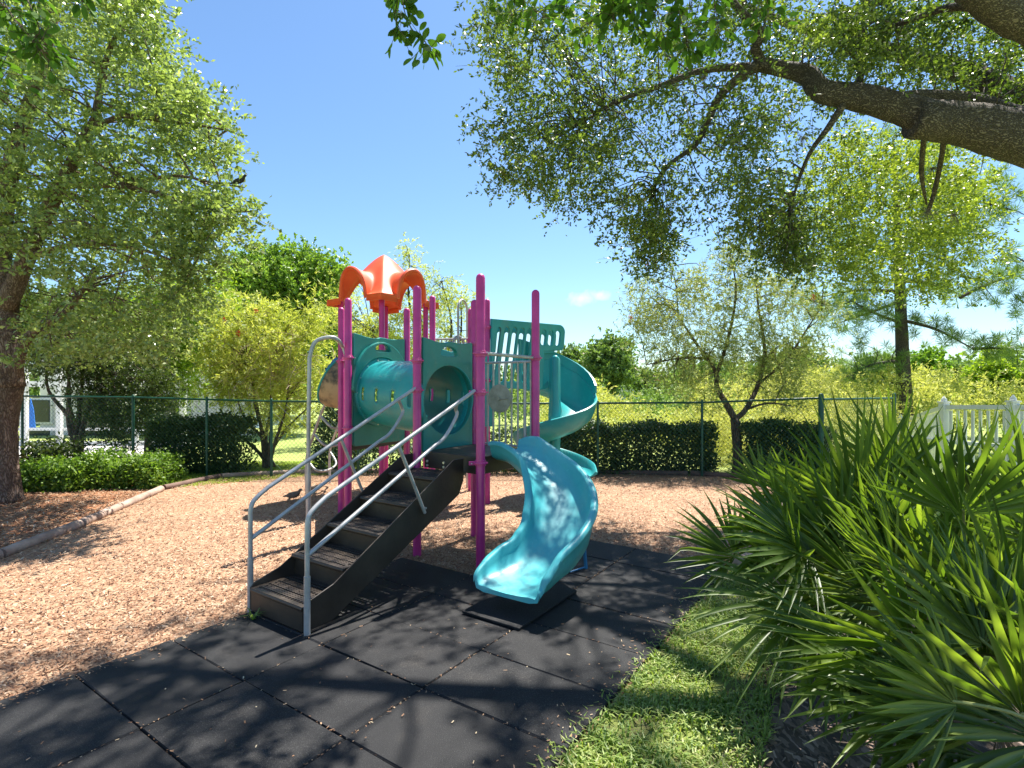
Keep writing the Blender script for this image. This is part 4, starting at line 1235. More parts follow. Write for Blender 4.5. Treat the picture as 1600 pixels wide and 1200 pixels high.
bx(eb, 'rail', (X_(110), Yb + .06, .06), (X_(290) - X_(-80), .06, .12), M['white'])
bx(eb, 'wall', (X_(110), Yb + 3.2, 1.5), (X_(300) - X_(-100), .2, 3.0), M['plaster'])
for x0, x1, y0, y1 in ((42, 82, 622, 662), (42, 82, 668, 700), (120, 190, 615, 690), (214, 283, 614, 668)):
    a, b = X_(x0, Yb + 3.05), X_(x1, Yb + 3.05); z0, z1 = Z_(y1, Yb + 3.05), Z_(y0, Yb + 3.05)
    w_ = bx(eb, 'window', ((a + b) / 2, Yb + 3.06, (z0 + z1) / 2), (b - a, .08, z1 - z0), M['white'])
    bx(w_, 'pane', ((a + b) / 2, Yb + 3.0, (z0 + z1) / 2), (b - a - .12, .06, z1 - z0 - .12), M['glass_dark'])
q = MB(); pq = [at(47, 622, 15.8), at(52, 640, 15.8), at(55, 669, 15.8), at(44, 671, 15.8)]
q.add([*pq] + [p + Vector((-.05, .08, 0)) for p in pq], [(0, 1, 2, 3), (7, 6, 5, 4), (0, 4, 5, 1), (1, 5, 6, 2), (2, 6, 7, 3), (3, 7, 4, 0)])
tag(q.build('patio_umbrella', M['blue'], None, smooth=False), 'folded blue canvas on the porch beside the oak trunk', 'umbrella')

def house(cx, cy, w, d, h, rh, label, wall=M['plaster'], cat='house'):
    t = thing('house', (cx, cy, 0), label, cat)
    bx(t, 'wall', (cx, cy, h / 2), (w, d, h), wall)
    q = MB(); o = .5
    b = [(cx - w / 2 - o, cy - d / 2 - o, h), (cx + w / 2 + o, cy - d / 2 - o, h), (cx + w / 2 + o, cy + d / 2 + o, h), (cx - w / 2 - o, cy + d / 2 + o, h), (cx - w * .22, cy, h + rh), (cx + w * .22, cy, h + rh)]
    q.add(b, [(0, 1, 5, 4), (2, 3, 4, 5), (1, 2, 5), (3, 0, 4), (3, 2, 1, 0)]); q.build('roof', M['roof_tile'], t, smooth=False)
    for k in range(3):
        wd = bx(t, 'window', (cx - w * .3 + w * .3 * k, cy - d / 2 - .02, h * .55), (w * .12, .08, h * .4), M['white'])
        bx(wd, 'pane', (cx - w * .3 + w * .3 * k, cy - d / 2 - .07, h * .55), (w * .10, .06, h * .34), M['glass_dark'])
house((928 - 800) / F * 62, 62, 9, 9, 2.9, 2.4, 'distant house with brown hipped roof just right of the spiral slide')
house((985 - 800) / F * 66, 70, 8, 8, 2.6, .9, 'distant terracotta walled house beyond the round tree', M['wall_orange'])
# ------------------------------------------------------------------ vegetation
def span_pts(sp, n, Y0, Y1, dens=None):
    sp = np.array(sp, float); out = []
    while sum(len(o) for o in out) < n:
        x = rng.uniform(sp[0, 0], sp[-1, 0], n)
        h = np.interp(x, sp[:, 0], sp[:, 2]) - np.interp(x, sp[:, 0], sp[:, 1])
        keep = rng.uniform(0, 1, n) < h / max(1, (sp[:, 2] - sp[:, 1]).max())
        x = x[keep]
        y = np.interp(x, sp[:, 0], sp[:, 1]) + h[keep] * rng.uniform(0, 1, len(x))
        out.append(np.stack([x, y], 1))
    p = np.concatenate(out)[:n]
    Y = rng.uniform(Y0, Y1, n)
    return np.stack([(p[:, 0] - 800) / F * Y, Y, H + (600 - p[:, 1]) / F * Y], 1)
def blob_pts(blobs, n):
    """blobs: (px, py, Y, rx_px, ry_px[, depth m]) -> clump centres, denser towards the shell"""
    w = np.array([b[3] * b[4] for b in blobs], float); w /= w.sum()
    out = []
    for b, k in zip(blobs, rng.multinomial(n, w)):
        c = np.array(at(b[0], b[1], b[2])); rx = b[3] / F * b[2]; rz = b[4] / F * b[2]; ry = b[5] if len(b) > 5 else rx
        d = unit(rng.normal(size=(k, 3))); r = rng.uniform(.15, 1, k) ** .55
        out.append(c + d * r[:, None] * np.array([rx, ry, rz]))
    return np.concatenate(out)
def make_crown(name, cl, mat, parent, per=5, leaves=9, slen=.28, L=.05, W=.022, droop=.2, spread=.10, oval=False, outward=None, flat=1.0):
    C, D, b, d, ln = sprigs(cl, per, leaves, slen, droop, spread, outward, flat)
    V_ = oval_leaves(C, D, L, W) if oval else leaf_quads(C, D, L, W)
    return link(name, fast_mesh(name, V_, 10 if oval else 4), mat, parent, smooth=False, angle=0), (b, d, ln)
def limbs(mb, lines, seg=8, rnd=.04):
    for P, r in lines:
        q = catmull(P, 5)
        mb.tube(q, np.interp(np.linspace(0, 1, len(q)), np.linspace(0, 1, len(r)), r), seg, rnd)
def nodes_of(lines):
    P = []; 
    for pts, r in lines:
        q = catmull(pts, 4); P += [tuple(v) for v in q[len(q) // 4:]]
    return np.array(P)
def twigs(mb, lines, cl, n, r0=.014, r1=.004, sag=.1, seg=4, maxd=3.0):
    nd = nodes_of(lines)
    idx = rng.choice(len(cl), min(n, len(cl)), replace=False)
    for i in idx:
        c = cl[i]; dd = ((nd - c) ** 2).sum(1) + rng.uniform(0, .3, len(nd)); j = int(dd.argmin())
        if dd[j] > maxd ** 2: continue
        a = nd[j]; m = (a + c) / 2 + rng.normal(size=3) * .12 * math.sqrt(dd[j]) + np.array([0, 0, sag * math.sqrt(dd[j])])
        q = catmull([a, m, c], 3)
        mb.tube(q, np.linspace(r0, r1, len(q)), seg, cap=False)
def sprig_twigs(mb, sp, n, r=.003, seg=3):
    b, d, ln = sp
    for i in rng.choice(len(b), min(n, len(b)), replace=False):
        mb.tube([b[i], b[i] + d[i] * ln[i]], [r, r * .4], seg, cap=False)
def tree(name, base, lines, cl, bark, leafmat, label, cat='tree', group=None, ntw=150, tw=(.014, .004), trunk='trunk', seg=10, crown_kw=None, nsp=0, crownname='crown', maxd=3.0):
    t = thing(name, base, label, cat, group)
    cr, sp = make_crown(crownname, cl, leafmat, t, **(crown_kw or {}))
    mb = MB(); limbs(mb, lines, seg); twigs(mb, lines, cl, ntw, tw[0], tw[1], maxd=maxd)
    if nsp: sprig_twigs(mb, sp, nsp, tw[1] * .8)
    mb.build(trunk, bark, t, angle=0)
    return t, mb, sp

# ---- great oak: trunk stands right of the view, one limb crosses overhead
OB = Vector((8.3, 6.0, 0))
oak = [
    ([OB, OB + Vector((-.05, 0, 1.2)), OB + Vector((-.25, .0, 2.6)), OB + Vector((-.5, 0, 3.6))], [.52, .42, .38, .36]),
    ([Vector((7.9, 6.0, 3.1)), at(1790, 290, 6.1), at(1680, 240, 6.1), at(1590, 213, 6.1), at(1500, 193, 6.15), at(1425, 187, 6.2)], [.36, .32, .30, .27, .22, .20]),
    ([at(1455, 188, 6.2), at(1415, 172, 6.22), at(1340, 152, 6.3), at(1285, 143, 6.4), at(1262, 118, 6.5), at(1225, 108, 6.6), at(1180, 100, 6.7)], [.20, .165, .145, .125, .115, .09, .08]),
    ([at(1590, 190, 6.5), at(1520, 165, 6.4), at(1450, 158, 6.35), at(1400, 160, 6.3)], [.16, .13, .12, .11]),
    ([at(1185, 102, 6.7), at(1160, 118, 6.7), at(1125, 150, 6.8), at(1103, 195, 6.9), at(1085, 228, 7.0), at(1040, 262, 7.1), at(1020, 300, 7.1)], [.075, .06, .05, .042, .035, .025, .012]),
    ([at(1170, 104, 6.7), at(1100, 110, 6.6), at(1030, 135, 6.6), at(960, 160, 6.7), at(905, 195, 6.8)], [.05, .04, .032, .024, .010]),
    ([at(1190, 100, 6.7), at(1180, 75, 6.6), at(1188, 50, 6.5), at(1150, 10, 6.4), at(1100, -60, 6.4)], [.07, .06, .05, .045, .03]),
    ([at(1320, 160, 6.3), at(1295, 198, 6.4), at(1265, 240, 6.6), at(1245, 290, 6.8), at(1235, 330, 6.9)], [.045, .035, .025, .018, .008]),
    ([at(1475, 200, 6.2), at(1472, 240, 6.6), at(1460, 300, 7.0), at(1450, 330, 7.1)], [.035, .03, .028, .02]),
    ([at(1445, 205, 6.2), at(1440, 270, 6.7), at(1448, 320, 7.2)], [.03, .028, .01]),
    ([at(1340, 150, 6.3), at(1345, 110, 6.5), at(1340, 60, 6.8), at(1360, 10, 7)], [.045, .035, .02, .012]),
    ([Vector((7.8, 6.0, 3.4)), at(1760, 80, 5.6), at(1640, 45, 5.4), at(1560, 10, 5.3), at(1500, -40, 5.2), at(1380, -160, 5.3), Vector((2.0, 5.8, 7.6)), Vector((-.2, 6.4, 8.4))], [.34, .26, .20, .17, .15, .13, .09, .04]),
    ([at(1590, 20, 5.3), at(1520, 10, 5.5), at(1470, 15, 5.7), at(1400, 40, 6.0)], [.08, .05, .035, .015]),
    ([Vector((4.2, 5.4, 6.4)), Vector((3.0, 4.4, 7.0)), Vector((1.4, 3.4, 7.4)), Vector((-.2, 3.0, 7.6))], [.10, .08, .05, .02]),
    ([Vector((3.2, 5.6, 7.0)), Vector((2.2, 7.2, 7.9)), Vector((.8, 7.9, 8.4)), Vector((-.4, 8.0, 8.9))], [.09, .06, .04, .02]),
    ([Vector((7.6, 6.2, 4.0)), Vector((6.4, 7.6, 6.0)), Vector((5.0, 9.0, 7.5)), Vector((3.0, 9.4, 8.6))], [.2, .15, .08, .03]),
]
oakt = thing('oak_tree', OB, 'large live oak reaching in from the right, its rough grey limb crossing above the palmettos', 'tree')
fol = span_pts([(762, 0, 60), (785, 0, 120), (805, 10, 250), (835, 5, 300), (870, 20, 320), (905, 60, 325), (940, 0, 345), (985, 0, 370), (1020, 0, 395), (1050, 0, 330), (1090, 0, 270), (1130, 0, 300), (1170, 0, 350), (1205, 0, 345), (1240, 0, 200), (1300, 0, 170), (1400, 0, 150), (1500, 0, 165), (1610, 0, 175)], 1150, 5.8, 8.2)
fol = fol[[not (((p := ((q[0] / q[1] * F + 800), 600 - (q[2] - H) / q[1] * F))[0] > 1085 and p[0] < 1140 and 120 < p[1] < 190) or (960 < p[0] < 1020 and 165 < p[1] < 200)) for q in fol]]
_fx = fol[:, 0] / fol[:, 1] * F + 800; _fy = 600 - (fol[:, 2] - H) / fol[:, 1] * F
_out = np.zeros(len(fol), bool)
for x0, x1, y0, y1 in ((1075, 1135, 205, 330), (1212, 1262, 150, 330), (1260, 1320, 165, 215), (860, 905, 150, 175), (1030, 1060, 340, 420)):
    _out |= (_fx > x0) & (_fx < x1) & (_fy > y0) & (_fy < y1)
fol = fol[~(_out & (rng.uniform(0, 1, len(fol)) < .88))]
tail1 = span_pts([(1000, 330, 410), (1030, 330, 425), (1055, 330, 400)], 22, 7, 7.6)
tail2 = span_pts([(1150, 290, 360), (1180, 300, 400), (1215, 310, 420), (1262, 300, 420)], 70, 6.8, 7.8)
lit = span_pts([(1240, 300, 370), (1280, 215, 430), (1330, 200, 450), (1385, 205, 440), (1430, 210, 440), (1470, 220, 470), (1510, 240, 450), (1545, 270, 400)], 380, 8.0, 10.5)
tip = span_pts([(758, 185, 215), (800, 195, 235)], 10, 6.6, 7.0)
tip2 = span_pts([(750, 262, 270), (815, 255, 290)], 9, 6.8, 7.1)
# crown overhead, out of the picture: the roof of leaves that dapples the tiles
over = []
for cx, cy, cz, rx, ry, rz, k in ((1.2, 6.6, 8.8, 1.9, 1.6, .9, 62), (-.1, 5.6, 8.3, 1.4, 1.2, .7, 24), (3.4, 6.4, 8.4, 1.8, 2.0, .9, 62), (1.2, 4.4, 7.8, 1.8, 1.4, .7, 36), (3.2, 3.8, 7.6, 1.7, 1.6, .8, 36), (5.4, 5.0, 7.6, 1.8, 2.2, .9, 60), (0.0, 3.8, 7.6, 1.1, 1.0, .5, 8), (3.2, 8.7, 9.2, 1.4, .9, .6, 26)):
    d = unit(rng.normal(size=(k, 3))); over.append(np.array([cx, cy, cz]) + d * (rng.uniform(0, 1, k) ** .45)[:, None] * np.array([rx, ry, rz]))
over = np.concatenate(over)
over = over[~((np.hypot(over[:, 0] - 2.2, over[:, 1] - 7.2) < .95) & (rng.uniform(0, 1, len(over)) < .75))]
over = over[~((np.hypot(over[:, 0] - 3.7, over[:, 1] - 5.1) < .75) & (rng.uniform(0, 1, len(over)) < .85))]
def off_ray(P, o, rad, frac):
    o = np.array(o, float); d = np.array(SUN); v = P - o; t = v @ d
    dist = np.linalg.norm(v - t[:, None] * d, axis=1)
    return P[~((dist < rad) & (rng.uniform(0, 1, len(P)) < frac))]
over = off_ray(over, (.35, 4.6, .6), .75, .7); over = off_ray(over, (2.1, 2.5, 1.4), .6, .9)
for q_ in ((-.6, 2.9, 0), (-.1, 2.5, 0), (-1.7, 2.7, 0), (.15, 3.5, 0), (-.8, 3.9, .4), (1.0, 2.9, 0), (.9, 4.6, 0)): over = off_ray(over, q_, .42, .65)
over = over[(np.sin(over[:, 0] * 2.1 + 1.2 * np.sin(over[:, 1] * 1.3)) * np.sin(over[:, 1] * 2.4 + .7) + rng.normal(size=len(over)) * .25) > -.22]
_lp = np.array([(1180, 100), (1225, 108), (1262, 120), (1290, 145), (1340, 155), (1415, 175), (1500, 190), (1600, 215)], float)
def near_limb(p):
    x = p[:, 0] / p[:, 1] * F + 800; y = 600 - (p[:, 2] - H) / p[:, 1] * F
    yl = np.interp(x, _lp[:, 0], _lp[:, 1])
    return (x > 1175) & (np.abs(y - yl) < 58) & (p[:, 1] < 6.9)
fol = fol[~near_limb(fol)]
hole_ = np.sin(fol[:, 0] * 3.7 + fol[:, 2] * 1.1) * np.sin(fol[:, 2] * 4.1 + fol[:, 0]) + rng.normal(size=len(fol)) * .3
fol = fol[hole_ > -.42]
fol = off_ray(fol, (-.8, 3.9, .4), .35, .6); fol = off_ray(fol, (.9, 4.6, 0), .4, .6); fol = off_ray(fol, (.35, 4.6, .6), .5, .75); fol = off_ray(fol, (.1, 4.1, .3), .4, .6); fol = off_ray(fol, (2.1, 2.5, 1.4), .6, .9)
cl_all = np.concatenate([fol, tail1, tail2, tip, tip2])
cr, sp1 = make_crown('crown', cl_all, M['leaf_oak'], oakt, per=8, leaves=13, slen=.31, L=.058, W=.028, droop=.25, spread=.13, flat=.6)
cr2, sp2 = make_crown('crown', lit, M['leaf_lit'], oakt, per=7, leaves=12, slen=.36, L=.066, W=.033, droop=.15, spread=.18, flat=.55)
cr3, sp3 = make_crown('crown', over, M['leaf_oak'], oakt, per=8, leaves=12, slen=.38, L=.085, W=.05, droop=.15, spread=.10)
mb = MB(); limbs(mb, oak[:4], 22, .05); limbs(mb, oak[4:], 9, .06)
twigs(mb, oak[1:], cl_all, 300, .011, .003, sag=.08, maxd=1.5)
twigs(mb, oak[4:], lit, 30, .014, .004, maxd=1.2)
twigs(mb, oak[10:], over, 160, .03, .006, maxd=3)
sprig_twigs(mb, sp1, 1800, .0032)
# fine hanging dead twigs
for _ in range(60):
    px = random.choice([1010, 1060, 1100, 1130, 1235, 1260, 1290, 1330, 1240, 1180, 1450]) + random.gauss(0, 14); py = random.uniform(150, 330); Y = random.uniform(6.2, 7.2)
    a = at(px, py, Y); ln = random.uniform(.25, .8)
    mb.tube(catmull([a, a + Vector((random.gauss(0, .06), random.gauss(0, .05), -ln * .5)), a + Vector((random.gauss(0, .08), random.gauss(0, .06), -ln))], 3), [.0035, .0015], 3, cap=False)
mb.build('trunk', M['bark'], oakt, angle=0)
# tufts of moss on the limbs
ms = MB()
for px, py, Y, s in ((1152, 215, 6.9, .10), (1255, 215, 6.5, .11), (1490, 335, 7, .12), (1458, 262, 6.9, .10), (1448, 330, 7.1, .16), (1100, 120, 6.7, .08), (1325, 80, 6.6, .08), (1080, 226, 7, .07), (1215, 292, 6.8, .09)):
    c = at(px, py, Y); ms = MB()
    for _ in range(45):
        d = Vector((random.gauss(0, 1), random.gauss(0, 1), random.gauss(-.4, 1))).normalized() * s * random.uniform(.5, 1.1)
        ms.tube([c, c + d * .6, c + d + Vector((0, 0, -s * .35))], [.003, .001], 3, cap=False)
    ms.build('moss', M['moss'], oakt, smooth=False)
# boughs hanging close to the camera
def bough(path, n, L, W, r=.004, spread=.5, name='bough'):
    mb = MB(); q = catmull(path, 8); mb.tube(q, np.linspace(r, r * .4, len(q)), 6)
    C = []; D = []
    for _ in range(n):
        i = random.randrange(1, len(q) - 1); t = (q[i + 1] - q[i - 1]).normalized()
        sd = Vector((random.gauss(0, 1), random.gauss(0, 1), random.gauss(-.1, .8))).normalized()
        ln = random.uniform(.02, spread * .3)
        a = q[i]; b = a + (t * .4 + sd).normalized() * ln
        mb.tube([a, b], [r * .5, r * .3], 4, cap=False)
        for _k in range(random.choice([1, 2, 2, 3])):
            C.append(a + (b - a) * random.uniform(.5, 1)); D.append((t * .5 + sd + Vector((random.gauss(0, .5), random.gauss(0, .5), random.gauss(-.3, .4)))).normalized())
    C.append(q[-1]); D.append((q[-1] - q[-2]).normalized())
    b_ = mb.build(name, M['bark_dark'], oakt, angle=0)
    link('leaves', fast_mesh('leaves', oval_leaves(np.array(C), np.array(D), L, W), 10), M['leaf_near'], b_, smooth=False, angle=0)
bough([at(700, -260, 3.1), at(640, -60, 3.0), at(628, -10, 3.0), at(640, 40, 3.0), at(662, 62, 3.0), at(672, 78, 3.0)], 44, .088, .040)
bough([at(610, -60, 3.0), at(622, -12, 3.0), at(618, 25, 3.0), at(628, 52, 3.0)], 18, .062, .030)
for x0, y0, x1, y1, Y, n in ((760, -40, 800, 35, 4.2, 46), (800, -50, 850, 30, 3.8, 50), (930, -60, 960, 40, 3.4, 46), (960, -60, 1000, 55, 3.3, 50), (1000, -40, 1040, 70, 3.2, 60), (1040, -60, 1075, 75, 3.2, 60), (1010, -50, 905, 45, 3.4, 56), (1120, -60, 1125, 60, 3.6, 40), (1180, -60, 1200, 40, 3.8, 40), (870, -60, 890, 30, 4.2, 40)):
    bough([at(x0 + 60, y0 - 160, Y + .1), at(x0, y0, Y), at((x0 + x1) / 2 + random.uniform(-15, 15), (y0 + y1) / 2, Y), at(x1, y1, Y)], n, .085, .040, spread=.55)
for x0, y0, x1, y1, Y, n in ((-20, -50, 20, 40, 3.2, 40), (10, 10, 78, 95, 3.0, 50), (-30, 60, 15, 120, 3.1, 26), (90, -80, 130, 8, 3.1, 34), (30, -80, 60, 5, 3.2, 26), (60, 40, 70, 75, 3.0, 20)):
    bough([at(x0 - 40, y0 - 90, Y + .1), at(x0, y0, Y), at((x0 + x1) / 2 + random.uniform(-10, 10), (y0 + y1) / 2, Y), at(x1, y1, Y)], n, .075, .038, spread=.5)

# ---- left oak
LB = gr(2, 785)
lo = [
    ([LB, LB + ZZ * .5, at(2, 660, LB.y), at(12, 600, LB.y)], [.27, .20, .185, .19]),
    ([at(14, 605, LB.y), at(10, 540, LB.y), at(8, 470, LB.y + .1), at(0, 380, LB.y + .2), at(20, 250, 8), at(60, 120, 8), at(90, 0, 8), at(120, -120, 8)], [.19, .165, .15, .13, .11, .08, .06, .03]),
    ([at(22, 590, LB.y), at(34, 545, LB.y - .05), at(60, 510, LB.y - .1), at(98, 492, LB.y - .2), at(140, 440, LB.y - .3)], [.10, .07, .055, .045, .02]),
    ([at(10, 480, LB.y), at(60, 360, 7.8), at(120, 240, 7.7), at(150, 185, 7.7), at(152, 165, 7.7), at(170, 80, 7.7), at(215, 5, 7.6)], [.13, .10, .075, .06, .05, .035, .02]),
    ([at(140, 205, 7.7), at(190, 182, 7.5), at(260, 190, 7.4), at(310, 196, 7.3), at(365, 205, 7.2)], [.04, .032, .025, .018, .007]),
    ([at(180, 290, 7.4), at(270, 275, 7.2), at(330, 285, 7.05), at(382, 293, 7.0)], [.03, .02, .012, .006]),
    ([at(100, 290, 7.7), at(180, 290, 7.4), at(240, 300, 7.2), at(330, 330, 7.0), at(395, 330, 7.0)], [.05, .035, .025, .015, .006]),
    ([at(50, 400, 7.8), at(130, 380, 7.4), at(220, 390, 7.1), at(300, 420, 7.0)], [.05, .035, .02, .008]),
    ([at(0, 380, 8), at(-60, 260, 8), at(-80, 100, 8)], [.12, .08, .04]),
]
lcl = np.concatenate([
    span_pts([(-60, -60, 560), (0, -60, 575), (60, -60, 560), (150, -60, 560), (220, -60, 560), (245, 10, 560), (285, 90, 520), (330, 150, 470), (352, 185, 430), (385, 250, 370), (412, 300, 350)], 900, 6.6, 9.6),
    blob_pts([(300, 160, 7.4, 60, 40), (355, 225, 7.2, 40, 35), (380, 320, 7, 32, 40), (330, 380, 7, 50, 60), (240, 40, 7.6, 50, 60), (345, 130, 7.4, 18, 12)], 170)])
q_ = (lcl[:, 0] / lcl[:, 1] * F + 800); r_ = 600 - (lcl[:, 2] - H) / lcl[:, 1] * F
lcl = lcl[~((q_ < 46) & (r_ > 400) & (lcl[:, 1] < LB.y + .3))]
q_ = (lcl[:, 0] / lcl[:, 1] * F + 800); r_ = 600 - (lcl[:, 2] - H) / lcl[:, 1] * F
lcl = lcl[q_ < np.interp(r_, [-60, 0, 60, 100, 160, 240, 330, 400, 470, 560], [215, 228, 245, 270, 322, 345, 368, 330, 330, 330])]
q_ = (lcl[:, 0] / lcl[:, 1] * F + 800); r_ = 600 - (lcl[:, 2] - H) / lcl[:, 1] * F
lcl = lcl[~((np.abs(q_ - 135) < 34) & (np.abs(r_ - 175) < 40) & (rng.uniform(0, 1, len(q_)) < .7))]
tree('oak_tree', LB, lo, lcl, M['bark_red'], M['leaf_oak_left'], 'tall pale-leaved oak with thick reddish trunk at the left edge', ntw=260, tw=(.016, .004), seg=16, nsp=900,
     crown_kw=dict(per=7, leaves=13, slen=.34, L=.070, W=.038, droop=.06, spread=.16, flat=.5))

# ---- round tree, bottlebrushes, shrubs beyond the fence
def trunk_lines(b, tops, r0, r1, fork=.35, wob=.15):
    out = []
    for t in tops:
        t = Vector(t); m = b + (t - b) * fork + Vector((random.gauss(0, wob), random.gauss(0, wob), 0)); m2 = b + (t - b) * .7 + Vector((random.gauss(0, wob), random.gauss(0, wob), 0))
        out.append(([b + Vector((random.gauss(0, .04), random.gauss(0, .04), 0)), m, m2, t], [r0, r0 * .7, r0 * .4, r1]))
    return out
Yr = 19.0
cl = blob_pts([(440, 450, Yr, 85, 58, 1.8), (390, 440, Yr, 45, 45, 1.2), (500, 450, Yr, 48, 42, 1.2), (430, 510, Yr, 90, 60, 1.8), (500, 500, Yr, 45, 50, 1.2), (515, 425, Yr, 30, 25, .9), (400, 405, Yr, 35, 22, .9), (460, 400, Yr, 35, 18, .9)], 760)
b = Vector(((445 - 800) / F * Yr, Yr, 0))
tree('round_tree', b, [([b, at(445, 600, Yr), at(440, 480, Yr)], [.2, .14, .06])] + trunk_lines(at(443, 600, Yr), [at(380, 450, Yr), at(500, 450, Yr), at(440, 400, Yr)], .09, .02), cl, M['bark_dark'], M['leaf_round'],
     'dense round deep green tree rising behind the left bottlebrush', ntw=120, tw=(.03, .01), crown_kw=dict(per=8, leaves=14, slen=.36, L=.12, W=.06, droop=.1, spread=.16))
Yq = 11.3
b = gr(418, 728)
b.y = max(b.y, 10.9); b = Vector(((418 - 800) / F * 11.0, 11.0, 0))
tl = [at(345, 640, Yq), at(370, 620, Yq), at(395, 600, Yq), at(420, 590, Yq), at(450, 610, Yq), at(478, 640, Yq), at(435, 560, Yq), at(385, 560, Yq)]
ln_ = trunk_lines(b, tl, .05, .015, .3, .10)
cl = np.concatenate([blob_pts([(400, 560, Yq, 75, 60, .9), (360, 600, Yq, 45, 50, .7), (455, 590, Yq, 60, 50, .7), (350, 540, Yq, 35, 45, .6), (420, 520, Yq, 55, 40, .7), (470, 545, Yq, 40, 45, .6), (505, 610, Yq, 22, 35, .5), (440, 640, Yq + .3, 60, 40, .6), (350, 480, Yq, 22, 30, .4), (490, 500, Yq, 20, 40, .4), (400, 490, Yq, 30, 20, .4)], 400)])
bt_, _, _ = tree('bottlebrush_tree', b, ln_, cl, M['bark_dark'], M['leaf_brush'], 'yellow-green bottlebrush with many dark stems left of the climbing set', 'tree', ntw=120, tw=(.012, .003), nsp=500,
     crown_kw=dict(per=8, leaves=12, slen=.30, L=.11, W=.020, droop=.25, spread=.16))
tw_ = MB()
for _ in range(170):
    px, py = random.gauss(420, 50), random.gauss(575, 38); a = at(px, py, 10.75 + random.uniform(-.3, .2)); d = Vector((random.gauss(0, .16), random.gauss(0, .1), random.gauss(-.05, .14)))
    tw_.tube(catmull([a, a + d, a + d * 1.7 + Vector((0, 0, -.08))], 3), [.006, .002], 3, cap=False)
tw_.build('pale_stems', M['twig_pale'], bt_, smooth=False)
def flowers(parent, spots, mat=M['flower']):
    for px, py, Y in spots:
        mb = MB(); c = at(px, py, Y)
        for _ in range(26):
            d = Vector((random.gauss(0, 1), random.gauss(0, 1), random.gauss(0, .6))).normalized()
            s = c + Vector((0, 0, random.uniform(-.05, .05))); mb.tube([s, s + d * .05], .004, 3)
        mb.build('flower', mat, parent, smooth=False)
flowers(bt_, [(400, 484, 10.7), (350, 500, 10.7), (372, 520, 10.6)])
# low branches in shade, left
Yd = 11.2
b = Vector(((122 - 800) / F * 11.0, 11.0, 0))
ln_ = trunk_lines(b, [at(75, 560, Yd), at(95, 540, Yd), at(112, 570, Yd), at(130, 540, Yd), at(160, 560, Yd)], .07, .02, .35, .08)
cl = np.concatenate([blob_pts([(120, 545, Yd, 75, 55, .8), (75, 560, Yd, 30, 25, .5), (170, 590, Yd, 50, 55, .7), (195, 650, Yd, 45, 50, .6), (235, 610, Yd, 45, 50, .6)], 420)])
tree('multi_stem_tree', b, ln_, cl, M['bark_dark'], M['leaf_dark'], 'dark multi-stemmed small tree shading the porch behind the left fence', ntw=120, tw=(.012, .004), nsp=300,
     crown_kw=dict(per=7, leaves=12, slen=.34, L=.062, W=.03, droop=.2, spread=.12))
Ye = 12.8
b = Vector(((230 - 800) / F * Ye, Ye, 0))
cl = blob_pts([(250, 560, Ye, 60, 50, .8), (210, 520, Ye, 60, 50, .8), (290, 530, Ye, 50, 60, .8), (300, 590, Ye, 40, 30, .6), (270, 470, Ye, 60, 50, .8), (330, 470, Ye, 40, 50, .8)], 420)
tree('leafy_tree', b, [([b, at(235, 640, Ye), at(250, 560, Ye), at(270, 480, Ye)], [.08, .06, .05, .02])], cl, M['bark_dark'], M['leaf_lime'], 'mid green tree filling the gap between the porch and the round tree', ntw=100, tw=(.016, .005),
     crown_kw=dict(per=7, leaves=12, slen=.38, L=.10, W=.03, droop=.35, spread=.14))
Yf = 20
b = Vector(((322 - 800) / F * Yf, Yf, 0))
cl = blob_pts([(322, 595, Yf, 55, 32, 1.2), (290, 610, Yf, 30, 25, .8), (350, 610, Yf, 28, 20, .8)], 170)
tree('shade_tree', b, [([b, at(322, 650, Yf), at(322, 600, Yf)], [.14, .12, .08])], cl, M['bark_dark'], M['leaf_dark'], 'small dark tree with a straight trunk standing before the pond', ntw=40, tw=(.03, .01),
     crown_kw=dict(per=8, leaves=12, slen=.4, L=.14, W=.07, droop=.2, spread=.2))
# light willowy tree behind the roof
Yg = 15.5
b = Vector(((690 - 800) / F * Yg, Yg, 0))
cl = np.concatenate([blob_pts([(640, 398, Yg, 18, 20, .4), (655, 425, Yg, 28, 18, .5), (690, 450, Yg, 40, 26, .7), (640, 480, Yg, 50, 40, .9), (700, 500, Yg, 40, 45, .9), (590, 520, Yg, 45, 50, .9), (570, 560, Yg, 40, 50, .9), (720, 470, Yg, 22, 20, .5), (650, 550, Yg, 60, 45, .9), (712, 560, Yg, 35, 50, .7), (540, 480, Yg, 30, 50, .7)], 380)])
ln_ = trunk_lines(b, [at(640, 400, Yg), at(690, 440, Yg), at(720, 470, Yg), at(580, 520, Yg), at(655, 470, Yg)], .09, .012, .3, .2)
tree('willowy_tree', b, ln_, cl, M['bark'], M['leaf_brush'], 'thin-leaved airy tree showing behind the orange roof', ntw=160, tw=(.016, .004), nsp=300,
     crown_kw=dict(per=6, leaves=10, slen=.34, L=.12, W=.022, droop=.25, spread=.12))
